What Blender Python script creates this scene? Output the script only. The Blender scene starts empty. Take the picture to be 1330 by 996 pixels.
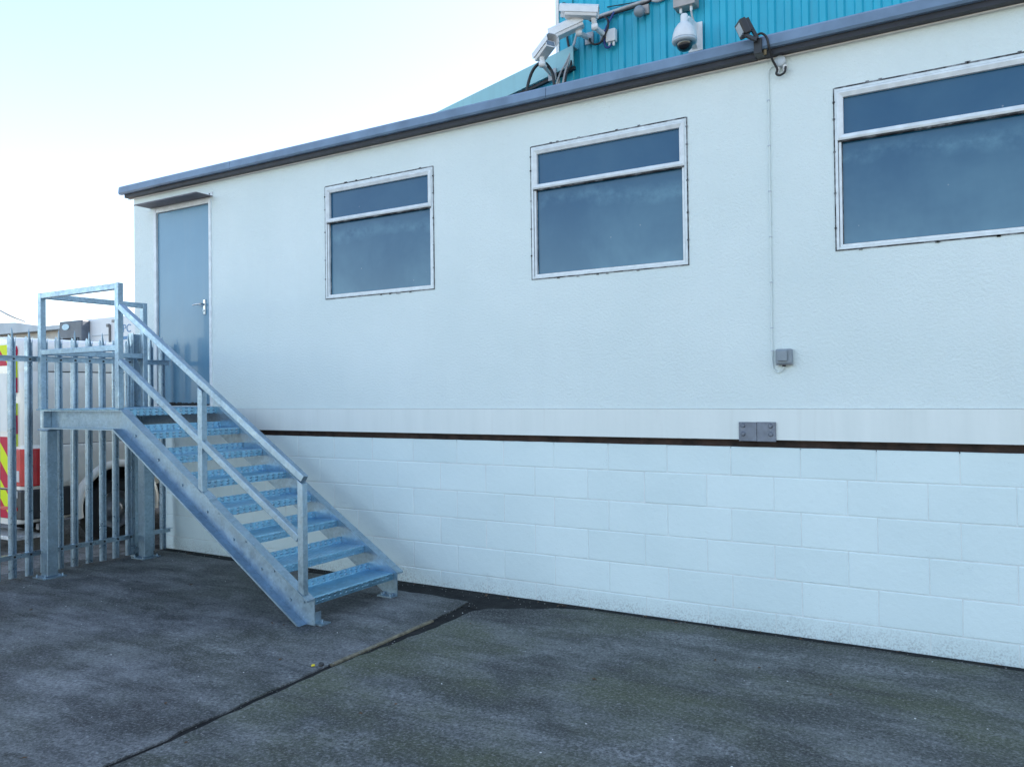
import bpy, bmesh, math, random
from mathutils import Vector, Matrix

random.seed(7)
R = math.radians
scene = bpy.context.scene
col = scene.collection

# ------------------------------------------------------------------ camera
cam_d = bpy.data.cameras.new('camera')
cam = bpy.data.objects.new('camera', cam_d)
col.objects.link(cam)
scene.camera = cam
cam_d.sensor_width = 36.0
cam_d.lens = 27.93
cam_d.clip_start = 0.05
cam_d.clip_end = 3000
YAW, PITCH, ROLL = R(-30.742), R(0.652), R(-0.690)
_f = Vector((math.sin(YAW)*math.cos(PITCH), math.cos(YAW)*math.cos(PITCH), math.sin(PITCH)))
_r = Vector((math.cos(YAW), -math.sin(YAW), 0))
_u = _r.cross(_f)
_r2 = math.cos(ROLL)*_r + math.sin(ROLL)*_u
_u2 = -math.sin(ROLL)*_r + math.cos(ROLL)*_u
cam.matrix_world = Matrix(((_r2.x, _u2.x, -_f.x, 7.996), (_r2.y, _u2.y, -_f.y, -5.37), (_r2.z, _u2.z, -_f.z, 1.60), (0, 0, 0, 1)))

# ------------------------------------------------------------------ sky, sun, exposure
SUN_AZ, SUN_EL = 30.0, 36.0          # azimuth from +Y towards +X
world = bpy.data.worlds.new('World')
scene.world = world
world.use_nodes = True
wn = world.node_tree
wn.nodes.clear()
w_out = wn.nodes.new('ShaderNodeOutputWorld')
w_bg = wn.nodes.new('ShaderNodeBackground')
w_sky = wn.nodes.new('ShaderNodeTexSky')
w_sky.sky_type = 'NISHITA'
w_sky.sun_disc = False
w_sky.sun_elevation = R(SUN_EL)
w_sky.sun_rotation = R(SUN_AZ)
w_sky.altitude = 0
w_sky.air_density = 1.0
w_sky.dust_density = 0.6
w_sky.ozone_density = 1.0
w_bg.inputs['Strength'].default_value = 0.15
w_veil = wn.nodes.new('ShaderNodeHueSaturation')     # thin high haze over the whole sky
w_veil.inputs['Saturation'].default_value = 0.84
wn.links.new(w_sky.outputs[0], w_veil.inputs['Color'])
wn.links.new(w_veil.outputs[0], w_bg.inputs['Color'])
wn.links.new(w_bg.outputs[0], w_out.inputs['Surface'])

sun_d = bpy.data.lights.new('sun', 'SUN')
sun = bpy.data.objects.new('sun', sun_d)
col.objects.link(sun)
sun_d.energy = 5.0
sun_d.angle = R(0.5)
sun_d.color = (1.0, 0.88, 0.74)
sd = Vector((math.sin(R(SUN_AZ))*math.cos(R(SUN_EL)), math.cos(R(SUN_AZ))*math.cos(R(SUN_EL)), math.sin(R(SUN_EL))))
sun.rotation_euler = (-sd).to_track_quat('-Z', 'Y').to_euler()
sun.location = (0, 0, 30)

scene.view_settings.view_transform = 'Standard'
scene.view_settings.look = 'None'
scene.view_settings.gamma = 1.0
scene.view_settings.use_curve_mapping = False
scene.view_settings.exposure = 1.50
scene.cycles.max_bounces = 8
scene.cycles.diffuse_bounces = 3

# ------------------------------------------------------------------ materials
class NT:
    """small helper round a material's node tree"""
    def __init__(s, name):
        s.m = bpy.data.materials.new(name)
        s.m.use_nodes = True
        s.t = s.m.node_tree
        s.b = s.t.nodes['Principled BSDF']
        s.tc = s.t.nodes.new('ShaderNodeTexCoord')
    def n(s, typ, **kw):
        nd = s.t.nodes.new('ShaderNode' + typ)
        for k, v in kw.items():
            setattr(nd, k, v)
        return nd
    def link(s, a, b):
        s.t.links.new(a, b)
    def mapped(s, scale=(1, 1, 1), loc=(0, 0, 0), rot=(0, 0, 0), world=True):
        mp = s.n('Mapping')
        mp.inputs['Scale'].default_value = scale
        mp.inputs['Location'].default_value = loc
        mp.inputs['Rotation'].default_value = rot
        if world:
            g = s.n('NewGeometry')
            s.link(g.outputs['Position'], mp.inputs['Vector'])
        else:
            s.link(s.tc.outputs['Object'], mp.inputs['Vector'])
        return mp.outputs[0]
    def noise(s, vec, scale, detail=4, rough=0.55, dist=0.0):
        nd = s.n('TexNoise')
        nd.inputs['Scale'].default_value = scale
        nd.inputs['Detail'].default_value = detail
        nd.inputs['Roughness'].default_value = rough
        nd.inputs['Distortion'].default_value = dist
        s.link(vec, nd.inputs['Vector'])
        return nd.outputs['Fac']
    def voro(s, vec, scale, feature='F1', out='Distance', rnd=1.0):
        nd = s.n('TexVoronoi', feature=feature)
        nd.inputs['Scale'].default_value = scale
        nd.inputs['Randomness'].default_value = rnd
        s.link(vec, nd.inputs['Vector'])
        return nd.outputs[out]
    def ramp(s, fac, stops, interp='LINEAR'):
        nd = s.n('ValToRGB')
        nd.color_ramp.interpolation = interp
        el = nd.color_ramp.elements
        while len(el) < len(stops):
            el.new(0.5)
        for e, (p, c) in zip(el, stops):
            e.position = p
            e.color = (c, c, c, 1) if not isinstance(c, (tuple, list)) else (*c, 1)
        s.link(fac, nd.inputs[0])
        return nd.outputs[0]
    def mix(s, fac, a, b, mode='MIX'):
        nd = s.n('Mix', data_type='RGBA', blend_type=mode)
        for sock, v in ((nd.inputs[0], fac), (nd.inputs[6], a), (nd.inputs[7], b)):
            if hasattr(v, 'is_linked'):
                s.link(v, sock)
            elif isinstance(v, (tuple, list)):
                sock.default_value = (*v, 1)
            else:
                sock.default_value = v
        return nd.outputs[2]
    def math(s, op, a, b=0.0, clamp=False):
        nd = s.n('Math', operation=op, use_clamp=clamp)
        for sock, v in ((nd.inputs[0], a), (nd.inputs[1], b)):
            if hasattr(v, 'is_linked'):
                s.link(v, sock)
            else:
                sock.default_value = v
        return nd.outputs[0]
    def sep(s, vec):
        nd = s.n('SeparateXYZ')
        s.link(vec, nd.inputs[0])
        return nd.outputs
    def bump(s, h, strength, dist=0.01, prev=None):
        nd = s.n('Bump')
        nd.inputs['Strength'].default_value = strength
        nd.inputs['Distance'].default_value = dist
        s.link(h, nd.inputs['Height'])
        if prev is not None:
            s.link(prev, nd.inputs['Normal'])
        return nd.outputs[0]
    def set(s, color=None, rough=None, metal=None, normal=None, spec=None, coat=None):
        for key, v in (('Base Color', color), ('Roughness', rough), ('Metallic', metal), ('Normal', normal),
                       ('Specular IOR Level', spec), ('Coat Weight', coat)):
            if v is None:
                continue
            if hasattr(v, 'is_linked'):
                s.link(v, s.b.inputs[key])
            elif isinstance(v, (tuple, list)):
                s.b.inputs[key].default_value = (*v, 1)
            else:
                s.b.inputs[key].default_value = v
        return s.m

MAT = {}

def m_plain(name, color, rough=0.5, metal=0.0, var=0.12, scale=6.0, bump=0.0, coat=0.0):
    t = NT(name)
    v = t.mapped()
    f = t.noise(v, scale, 5)
    lo = tuple(c*(1-var) for c in color)
    hi = tuple(min(1, c*(1+var)) for c in color)
    c = t.ramp(f, [(0.3, lo), (0.7, hi)])
    rr = t.math('ADD', t.math('MULTIPLY', t.noise(v, scale*3, 3), 0.2), rough-0.1, True)
    n = t.bump(t.noise(v, scale*12, 3), bump, 0.004) if bump else None
    MAT[name] = t.set(c, rr, metal, n, coat=coat)
    return MAT[name]

# white textured render of the cabin
t = NT('white_render')
v = t.mapped()
big = t.noise(v, 0.9, 4)
c = t.ramp(big, [(0.3, (0.71, 0.80, 0.78)), (0.7, (0.78, 0.86, 0.84))])
vs = t.mapped((9, 9, 0.35))
streak = t.ramp(t.noise(vs, 1.0, 4, 0.6), [(0.52, 0.0), (0.85, 0.14)])
c = t.mix(streak, c, (0.66, 0.69, 0.68))
spk = t.ramp(t.noise(v, 34, 2), [(0.74, 0.0), (0.80, 0.35)])
c = t.mix(spk, c, (0.6, 0.61, 0.6))
h = t.noise(v, 55, 4, 0.75)
nn = t.bump(h, 0.85, 0.012)
MAT['white_render'] = t.set(c, 0.62, 0, nn)

# smoother cream band under the render
t = NT('cream_band')
v = t.mapped()
vs = t.mapped((6, 6, 0.5))
c = t.ramp(t.noise(vs, 1.0, 5, 0.65), [(0.3, (0.76, 0.80, 0.765)), (0.75, (0.69, 0.735, 0.70))])
stain = t.ramp(t.noise(t.mapped((14, 14, 0.8), (3, 0, 0)), 1.0, 3), [(0.60, 0.0), (0.80, 0.3)])
c = t.mix(stain, c, (0.52, 0.50, 0.45))
nn = t.bump(t.noise(v, 40, 4), 0.2, 0.006)
MAT['cream_band'] = t.set(c, 0.6, 0, nn)

# painted concrete block: thick white masonry paint with pores and splash dirt
t = NT('painted_block')
v = t.mapped()
c = t.ramp(t.noise(v, 1.6, 4), [(0.3, (0.67, 0.785, 0.78)), (0.7, (0.73, 0.84, 0.83))])
info = t.n('ObjectInfo')
c = t.mix(0.12, c, t.ramp(info.outputs['Random'], [(0, (0.52, 0.62, 0.63)), (1, (0.84, 0.92, 0.92))]), 'MIX')
patch = t.ramp(t.noise(t.mapped(loc=(5, 3, 2)), 2.3, 3), [(0.42, 0.0), (0.65, 1.0)])
pore = t.ramp(t.voro(v, 75), [(0.10, 1.0), (0.17, 0.0)])
pore = t.math('MULTIPLY', pore, t.ramp(t.noise(v, 9, 3), [(0.5, 0.0), (0.62, 0.8)]))
pore = t.math('MULTIPLY', pore, patch)
z = t.sep(v)[2]
splash = t.math('ADD', t.math('MULTIPLY', z, -6.0), 0.9)
wob = t.math('MULTIPLY', t.math('SUBTRACT', t.noise(v, 5, 4), 0.5), 1.6)
splash = t.math('ADD', splash, wob, True)
grain = t.ramp(t.noise(v, 85, 3, 0.7), [(0.46, 0.0), (0.62, 1.0)])
splash = t.math('MULTIPLY', splash, t.math('ADD', t.math('MULTIPLY', grain, 0.45), 0.05))
c = t.mix(pore, c, (0.33, 0.35, 0.36))
c = t.mix(splash, c, (0.20, 0.19, 0.18))
h = t.math('SUBTRACT', t.noise(v, 28, 5, 0.6), t.math('MULTIPLY', pore, 0.5))
nn = t.bump(h, 0.5, 0.006)
MAT['painted_block'] = t.set(c, 0.6, 0, nn)
t = NT('painted_mortar')
v = t.mapped()
c = t.ramp(t.noise(v, 12, 4), [(0.3, (0.64, 0.70, 0.69)), (0.7, (0.75, 0.80, 0.79))])
MAT['painted_mortar'] = t.set(c, 0.7, 0, t.bump(t.noise(v, 70, 4), 0.6, 0.006))

# galvanised steel
def galv(name, base, rough, metal, durbar=False):
    t = NT(name)
    v = t.mapped()
    sp = t.voro(v, 55, 'F1', 'Color')
    spb = t.n('RGBToBW')
    t.link(sp, spb.inputs[0])
    cl = t.noise(v, 7, 5, 0.6)
    lo = tuple(x*0.82 for x in base)
    hi = tuple(min(1, x*1.16) for x in base)
    c = t.ramp(t.math('ADD', t.math('MULTIPLY', spb.outputs[0], 0.35), t.math('MULTIPLY', cl, 0.7)), [(0.3, lo), (0.75, hi)])
    dirt_tone = t.ramp(t.noise(t.mapped((1, 1, 1), (4, 1, 9)), 3.2, 5, 0.65), [(0.55, 0.0), (0.8, 0.40)])
    c = t.mix(dirt_tone, c, (0.40, 0.44, 0.46))
    rr = t.ramp(t.noise(v, 16, 4), [(0.3, rough-0.08), (0.7, rough+0.12)])
    nn = t.bump(cl, 0.12, 0.01)
    if durbar:
        p = t.mapped((26, 26, 26), rot=(0, 0, R(45)))
        w1 = t.n('TexVoronoi', feature='F1')
        w1.inputs['Scale'].default_value = 1.0
        w1.inputs['Randomness'].default_value = 0.12
        t.link(t.mapped((46, 24, 40), rot=(0, 0, R(45))), w1.inputs['Vector'])
        bump_h = t.ramp(w1.outputs['Distance'], [(0.22, 1.0), (0.42, 0.0)])
        nn = t.bump(bump_h, 1.0, 0.012, nn)
        wear = t.math('MULTIPLY', bump_h, t.ramp(t.noise(v, 9, 3), [(0.4, 0.1), (0.65, 0.75)]))
        c = t.mix(wear, c, (0.62, 0.74, 0.82))
    MAT[name] = t.set(c, rr, metal, nn)
galv('galvanised_steel', (0.345, 0.455, 0.54), 0.40, 0.94)
galv('galvanised_tread', (0.28, 0.52, 0.68), 0.36, 1.0, True)
galv('fence_steel', (0.38, 0.48, 0.56), 0.32, 0.95)

# concrete yard
def concrete(name, seed, base_lo, base_hi, green=0.0):
    t = NT(name)
    v = t.mapped(loc=(seed, seed*0.7, 0))
    mid = t.noise(v, 1.6, 7, 0.66, 0.5)
    sweep = t.noise(t.mapped((0.9, 4.5, 1), (seed, 2, 0), (0, 0, R(10))), 1.0, 6, 0.65, 0.6)
    f = t.math('ADD', t.math('MULTIPLY', mid, 0.55), t.math('MULTIPLY', sweep, 0.45))
    c = t.ramp(f, [(0.43, tuple(x*0.8 for x in base_lo)), (0.51, tuple((a+b)/2 for a, b in zip(base_lo, base_hi))), (0.59, tuple(x*1.12 for x in base_hi))])
    fine = t.noise(v, 34, 5, 0.78)
    blot = t.noise(t.mapped((1.0, 2.0, 1), (seed*2, 9, 0), (0, 0, R(8))), 1.7, 8, 0.74, 0.4)
    pale = t.math('MULTIPLY', t.ramp(blot, [(0.49, 0.0), (0.64, 0.75)]), t.ramp(fine, [(0.43, 0.0), (0.57, 1.0)]))
    c = t.mix(pale, c, (0.36, 0.37, 0.37))
    dark = t.math('MULTIPLY', t.ramp(blot, [(0.36, 0.95), (0.49, 0.0)]), t.ramp(fine, [(0.40, 1.0), (0.62, 0.45)]))
    c = t.mix(dark, c, (0.035, 0.033, 0.032))
    if green:
        g = t.ramp(t.noise(t.mapped((1, 1.4, 1), (seed, 17, 0)), 0.9, 5, 0.6), [(0.44, 0.0), (0.62, green)])
        c = t.mix(g, c, (0.100, 0.115, 0.045))
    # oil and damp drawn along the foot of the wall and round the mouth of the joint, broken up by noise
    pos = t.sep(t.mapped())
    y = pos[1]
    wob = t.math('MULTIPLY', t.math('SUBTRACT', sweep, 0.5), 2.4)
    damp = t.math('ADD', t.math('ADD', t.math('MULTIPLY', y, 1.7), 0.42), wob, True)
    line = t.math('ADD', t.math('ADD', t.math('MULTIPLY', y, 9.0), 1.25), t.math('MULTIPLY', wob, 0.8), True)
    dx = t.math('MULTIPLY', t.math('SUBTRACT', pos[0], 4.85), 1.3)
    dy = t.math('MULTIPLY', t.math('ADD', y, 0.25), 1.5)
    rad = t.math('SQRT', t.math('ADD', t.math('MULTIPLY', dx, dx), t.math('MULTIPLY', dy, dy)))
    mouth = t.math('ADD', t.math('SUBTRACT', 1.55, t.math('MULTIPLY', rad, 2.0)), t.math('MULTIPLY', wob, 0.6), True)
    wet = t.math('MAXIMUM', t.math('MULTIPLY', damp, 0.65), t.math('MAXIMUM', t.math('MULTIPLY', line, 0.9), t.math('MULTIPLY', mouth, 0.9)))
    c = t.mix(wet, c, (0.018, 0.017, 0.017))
    grain = t.noise(v, 60, 5, 0.82)
    streak = t.noise(t.mapped((0.35, 11, 1), (seed, 5, 0), (0, 0, R(3))), 1.0, 5, 0.65, 0.3)
    c = t.mix(t.ramp(streak, [(0.55, 0.0), (0.68, 0.55)]), c, (0.030, 0.030, 0.030))
    c = t.mix(t.math('MULTIPLY', t.ramp(streak, [(0.32, 0.35), (0.42, 0.0)]), t.ramp(fine, [(0.45, 0.2), (0.6, 1.0)])), c, (0.30, 0.31, 0.31))
    c = t.mix(t.ramp(grain, [(0.51, 0.0), (0.66, 0.60)]), c, (0.34, 0.345, 0.34))
    c = t.mix(t.ramp(grain, [(0.32, 0.80), (0.48, 0.0)]), c, (0.020, 0.020, 0.020))
    cell = t.n('RGBToBW')
    t.link(t.voro(v, 95, 'F1', 'Color'), cell.inputs[0])
    c = t.mix(1.0, c, t.ramp(cell.outputs[0], [(0.15, 0.72), (0.5, 0.97), (0.85, 1.0)]), 'MULTIPLY')
    c = t.mix(t.ramp(cell.outputs[0], [(0.76, 0.0), (0.84, 0.22)]), c, (0.38, 0.385, 0.38))
    spots = t.ramp(t.voro(v, 17), [(0.05, 0.9), (0.085, 0.0)])
    c = t.mix(t.math('MULTIPLY', spots, t.ramp(mid, [(0.48, 0.0), (0.56, 1.0)])), c, (0.02, 0.018, 0.018))
    rr = t.ramp(f, [(0.38, 0.50), (0.6, 0.8)])
    nn = t.bump(t.math('ADD', grain, t.math('MULTIPLY', fine, 0.7)), 0.75, 0.010)
    MAT[name] = t.set(c, rr, 0, nn, 0.3)
concrete('yard_concrete', 0.0, (0.080, 0.085, 0.085), (0.175, 0.182, 0.182), 0.18)
concrete('yard_concrete_green', 11.3, (0.066, 0.073, 0.067), (0.150, 0.160, 0.150), 0.60)
concrete('base_concrete', 23.1, (0.20, 0.19, 0.175), (0.34, 0.32, 0.30))
t = NT('wet_silt')
v = t.mapped()
c = t.ramp(t.noise(v, 7, 6, 0.7), [(0.35, (0.022, 0.022, 0.022)), (0.7, (0.075, 0.072, 0.068))])
MAT['wet_silt'] = t.set(t.mix(0.55, c, (0.006, 0.006, 0.006)), 0.85, 0, t.bump(t.noise(v, 50, 5, 0.7), 0.6, 0.012), 0.15)

# warehouse cladding
def cladding(name, base):
    t = NT(name)
    v = t.mapped()
    c = t.ramp(t.noise(v, 1.2, 4), [(0.3, tuple(x*0.88 for x in base)), (0.7, tuple(min(1, x*1.08) for x in base))])
    st = t.ramp(t.noise(t.mapped((12, 12, 0.5)), 1.0, 4), [(0.5, 0.0), (0.8, 0.35)])
    c = t.mix(st, c, tuple(0.6*x+0.05 for x in base))
    MAT[name] = t.set(c, 0.42, 0, t.bump(t.noise(v, 3, 2), 0.06, 0.02))
cladding('turquoise_cladding', (0.018, 0.41, 0.56))
cladding('pale_teal_trim', (0.30, 0.56, 0.60))

m_plain('capping_felt', (0.15, 0.22, 0.31), 0.36, 0.0, 0.2, 5, 0.15)
m_plain('dark_fascia', (0.018, 0.019, 0.026), 0.55, 0, 0.3, 9, 0.3)
m_plain('canopy_shaded', (0.12, 0.115, 0.13), 0.6, 0, 0.3, 9)  # dark tone puts the underside's shade into the sheet's colour
m_plain('white_trim', (0.74, 0.73, 0.70), 0.5, 0, 0.08, 12)
m_plain('window_frame_white', (0.72, 0.76, 0.77), 0.4, 0, 0.12, 14)
m_plain('window_bead', (0.64, 0.69, 0.70), 0.45, 0.1, 0.12, 20)
t = NT('sealant_dark')
v = t.mapped()
MAT['sealant_dark'] = t.set(t.ramp(t.noise(v, 9, 5, 0.7), [(0.46, (0.030, 0.030, 0.032)), (0.64, (0.30, 0.32, 0.33))]), 0.7)
m_plain('rust_bearer', (0.034, 0.018, 0.012), 0.8, 0, 0.7, 9, 0.5)
m_plain('underfloor_dark', (0.025, 0.02, 0.018), 0.9, 0, 0.3, 9)
m_plain('bolt_plate_steel', (0.17, 0.19, 0.23), 0.45, 0.5, 0.2, 14, 0.2)
m_plain('camera_white', (0.74, 0.75, 0.75), 0.35, 0, 0.06, 18)
m_plain('camera_grey', (0.36, 0.37, 0.38), 0.45, 0.2, 0.15, 20)
m_plain('black_plastic', (0.018, 0.019, 0.021), 0.42, 0, 0.2, 20)
m_plain('black_cable', (0.014, 0.014, 0.016), 0.5, 0, 0.2, 20)
m_plain('grey_cable', (0.42, 0.43, 0.44), 0.5, 0, 0.2, 20)
m_plain('blue_cable', (0.02, 0.05, 0.22), 0.5, 0, 0.2, 20)
m_plain('grey_plastic', (0.24, 0.28, 0.31), 0.45, 0, 0.12, 20, 0.1)
m_plain('light_grey_plastic', (0.50, 0.56, 0.60), 0.5, 0, 0.1, 20)
m_plain('box_brown_grey', (0.36, 0.33, 0.31), 0.5, 0.2, 0.15, 10)
m_plain('dark_glass', (0.015, 0.017, 0.02), 0.08, 0, 0.1, 5, 0, 0.5)
m_plain('lens_blue', (0.13, 0.19, 0.25), 0.1, 0, 0.1, 9)
m_plain('lamp_glass', (0.45, 0.47, 0.48), 0.15, 0, 0.1, 30)
m_plain('brass_screw', (0.30, 0.22, 0.12), 0.4, 0.8, 0.3, 20)
m_plain('dark_bolt', (0.06, 0.06, 0.065), 0.5, 0.6, 0.3, 30)
m_plain('chrome_handle', (0.55, 0.56, 0.57), 0.22, 1.0, 0.1, 30)
m_plain('yellow_timber', (0.19, 0.165, 0.11), 0.8, 0, 0.5, 22, 0.5)
m_plain('van_white', (0.86, 0.80, 0.71), 0.25, 0, 0.03, 3, 0, 0.4)
m_plain('van_black_trim', (0.022, 0.022, 0.024), 0.5, 0, 0.2, 15)
m_plain('tyre_rubber', (0.018, 0.018, 0.018), 0.8, 0, 0.3, 20, 0.4)
m_plain('wheel_steel', (0.20, 0.20, 0.205), 0.45, 0.5, 0.3, 12)
m_plain('underbody_dark', (0.012, 0.011, 0.011), 0.85, 0, 0.3, 8)
m_plain('red_lens', (0.55, 0.012, 0.014), 0.15, 0, 0.15, 10, 0, 0.5)
m_plain('clear_lens', (0.62, 0.62, 0.60), 0.12, 0, 0.1, 10)
m_plain('chequer_alu', (0.62, 0.63, 0.64), 0.4, 0.6, 0.3, 40, 0.6)
m_plain('truck_white', (0.70, 0.72, 0.74), 0.4, 0, 0.06, 2)
m_plain('fridge_grey', (0.10, 0.12, 0.15), 0.45, 0, 0.2, 4)
m_plain('badge_pale', (0.42, 0.62, 0.72), 0.4, 0, 0.1, 6)
m_plain('lettering_blue', (0.10, 0.25, 0.45), 0.5, 0, 0.1, 6)
m_plain('lettering_black', (0.02, 0.02, 0.02), 0.5, 0, 0.1, 6)
m_plain('plate_white', (0.75, 0.75, 0.72), 0.4, 0, 0.05, 6)
m_plain('shed_grey', (0.50, 0.55, 0.58), 0.6, 0, 0.1, 1)
m_plain('shed_cream', (0.62, 0.58, 0.52), 0.7, 0, 0.15, 1)
m_plain('pebble_grey', (0.20, 0.20, 0.19), 0.8, 0, 0.5, 40, 0.4)
m_plain('pebble_white', (0.70, 0.70, 0.68), 0.7, 0, 0.1, 40)
m_plain('leaf_brown', (0.12, 0.065, 0.03), 0.8, 0, 0.4, 30)
m_plain('yellow_plastic', (0.65, 0.52, 0.02), 0.4, 0, 0.1, 30)

# glossy grey-blue painted door leaf
t = NT('door_paint')
v = t.mapped()
c = t.ramp(t.noise(v, 3, 4), [(0.3, (0.095, 0.235, 0.345)), (0.7, (0.11, 0.26, 0.375))])
vs = t.mapped((18, 18, 1.0))
c = t.mix(t.ramp(t.noise(vs, 1, 4), [(0.5, 0.0), (0.8, 0.25)]), c, (0.20, 0.28, 0.34))
MAT['door_paint'] = t.set(c, 0.30, 0, t.bump(t.noise(v, 5, 2), 0.03, 0.02), 0.6, 0.25)
m_plain('door_scuff', (0.03, 0.03, 0.03), 0.7, 0, 0.5, 30)

# window glass: grime, dried condensation and a painted sky reflection
def glass(name, seed, film, low):
    t = NT(name)
    info = t.n('ObjectInfo')
    sh = t.n('CombineXYZ')
    t.link(t.math('MULTIPLY', info.outputs['Random'], 37.0), sh.inputs[0])
    ad = t.n('VectorMath', operation='ADD')
    t.link(t.mapped(loc=(seed, 0, seed)), ad.inputs[0])
    t.link(sh.outputs[0], ad.inputs[1])
    v = ad.outputs[0]
    mp = t.n('Mapping')
    mp.inputs['Scale'].default_value = (4, 4, 1.0)
    t.link(v, mp.inputs['Vector'])
    cloud = t.noise(v, 1.1, 5, 0.6, 0.3)
    run = t.noise(mp.outputs[0], 1.0, 4, 0.6)
    f = t.math('ADD', t.math('MULTIPLY', run, 0.18), t.math('MULTIPLY', cloud, 0.82))
    dirt_tone = t.ramp(f, [(0.42, 0.0), (0.60, film)])
    # horizon sky's reflection painted into the colour, paler towards the bottom rail
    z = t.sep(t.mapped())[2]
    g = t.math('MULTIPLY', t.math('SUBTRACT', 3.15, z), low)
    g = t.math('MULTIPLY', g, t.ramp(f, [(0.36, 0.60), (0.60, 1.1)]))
    dirt_tone = t.math('ADD', dirt_tone, t.math('MAXIMUM', g, 0.0), True)
    # dried condensation left in an uneven band under the top rail
    hz = t.math('ABSOLUTE', t.math('ADD', t.math('SUBTRACT', z, 3.06), t.math('MULTIPLY', t.math('SUBTRACT', cloud, 0.5), 0.5)))
    band = t.math('SUBTRACT', 1.0, t.math('MULTIPLY', hz, 13.0), True)
    band = t.math('MULTIPLY', band, t.ramp(t.noise(v, 7, 5, 0.7), [(0.36, 0.0), (0.62, low*0.55)]))
    dirt_tone = t.math('ADD', dirt_tone, band, True)
    c = t.mix(dirt_tone, (0.003, 0.068, 0.145), (0.17, 0.35, 0.43))
    spots = t.ramp(t.voro(v, 6), [(0.02, 0.5), (0.04, 0.0)])
    c = t.mix(spots, c, (0.35, 0.38, 0.39))
    rr = t.ramp(f, [(0.40, 0.04), (0.64, 0.22)])
    MAT[name] = t.set(c, rr, 0, None, 0.5)
glass('window_glass_upper', 3.0, 0.07, 0.0)
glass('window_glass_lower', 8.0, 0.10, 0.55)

# chevron print for the van (diagonal red and yellow bands)
t = NT('chevron_print')
v = t.mapped()
o = t.sep(v)
f = t.math('FRACT', t.math('MULTIPLY', t.math('ADD', o[0], t.math('ADD', o[2], 40.06)), 2.6))
c = t.ramp(f, [(0.0, (0.55, 0.012, 0.05)), (0.5, (0.72, 0.80, 0.01))], 'CONSTANT')
MAT['chevron_print'] = t.set(c, 0.45, 0, None, 0.15, 0.0)

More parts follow.
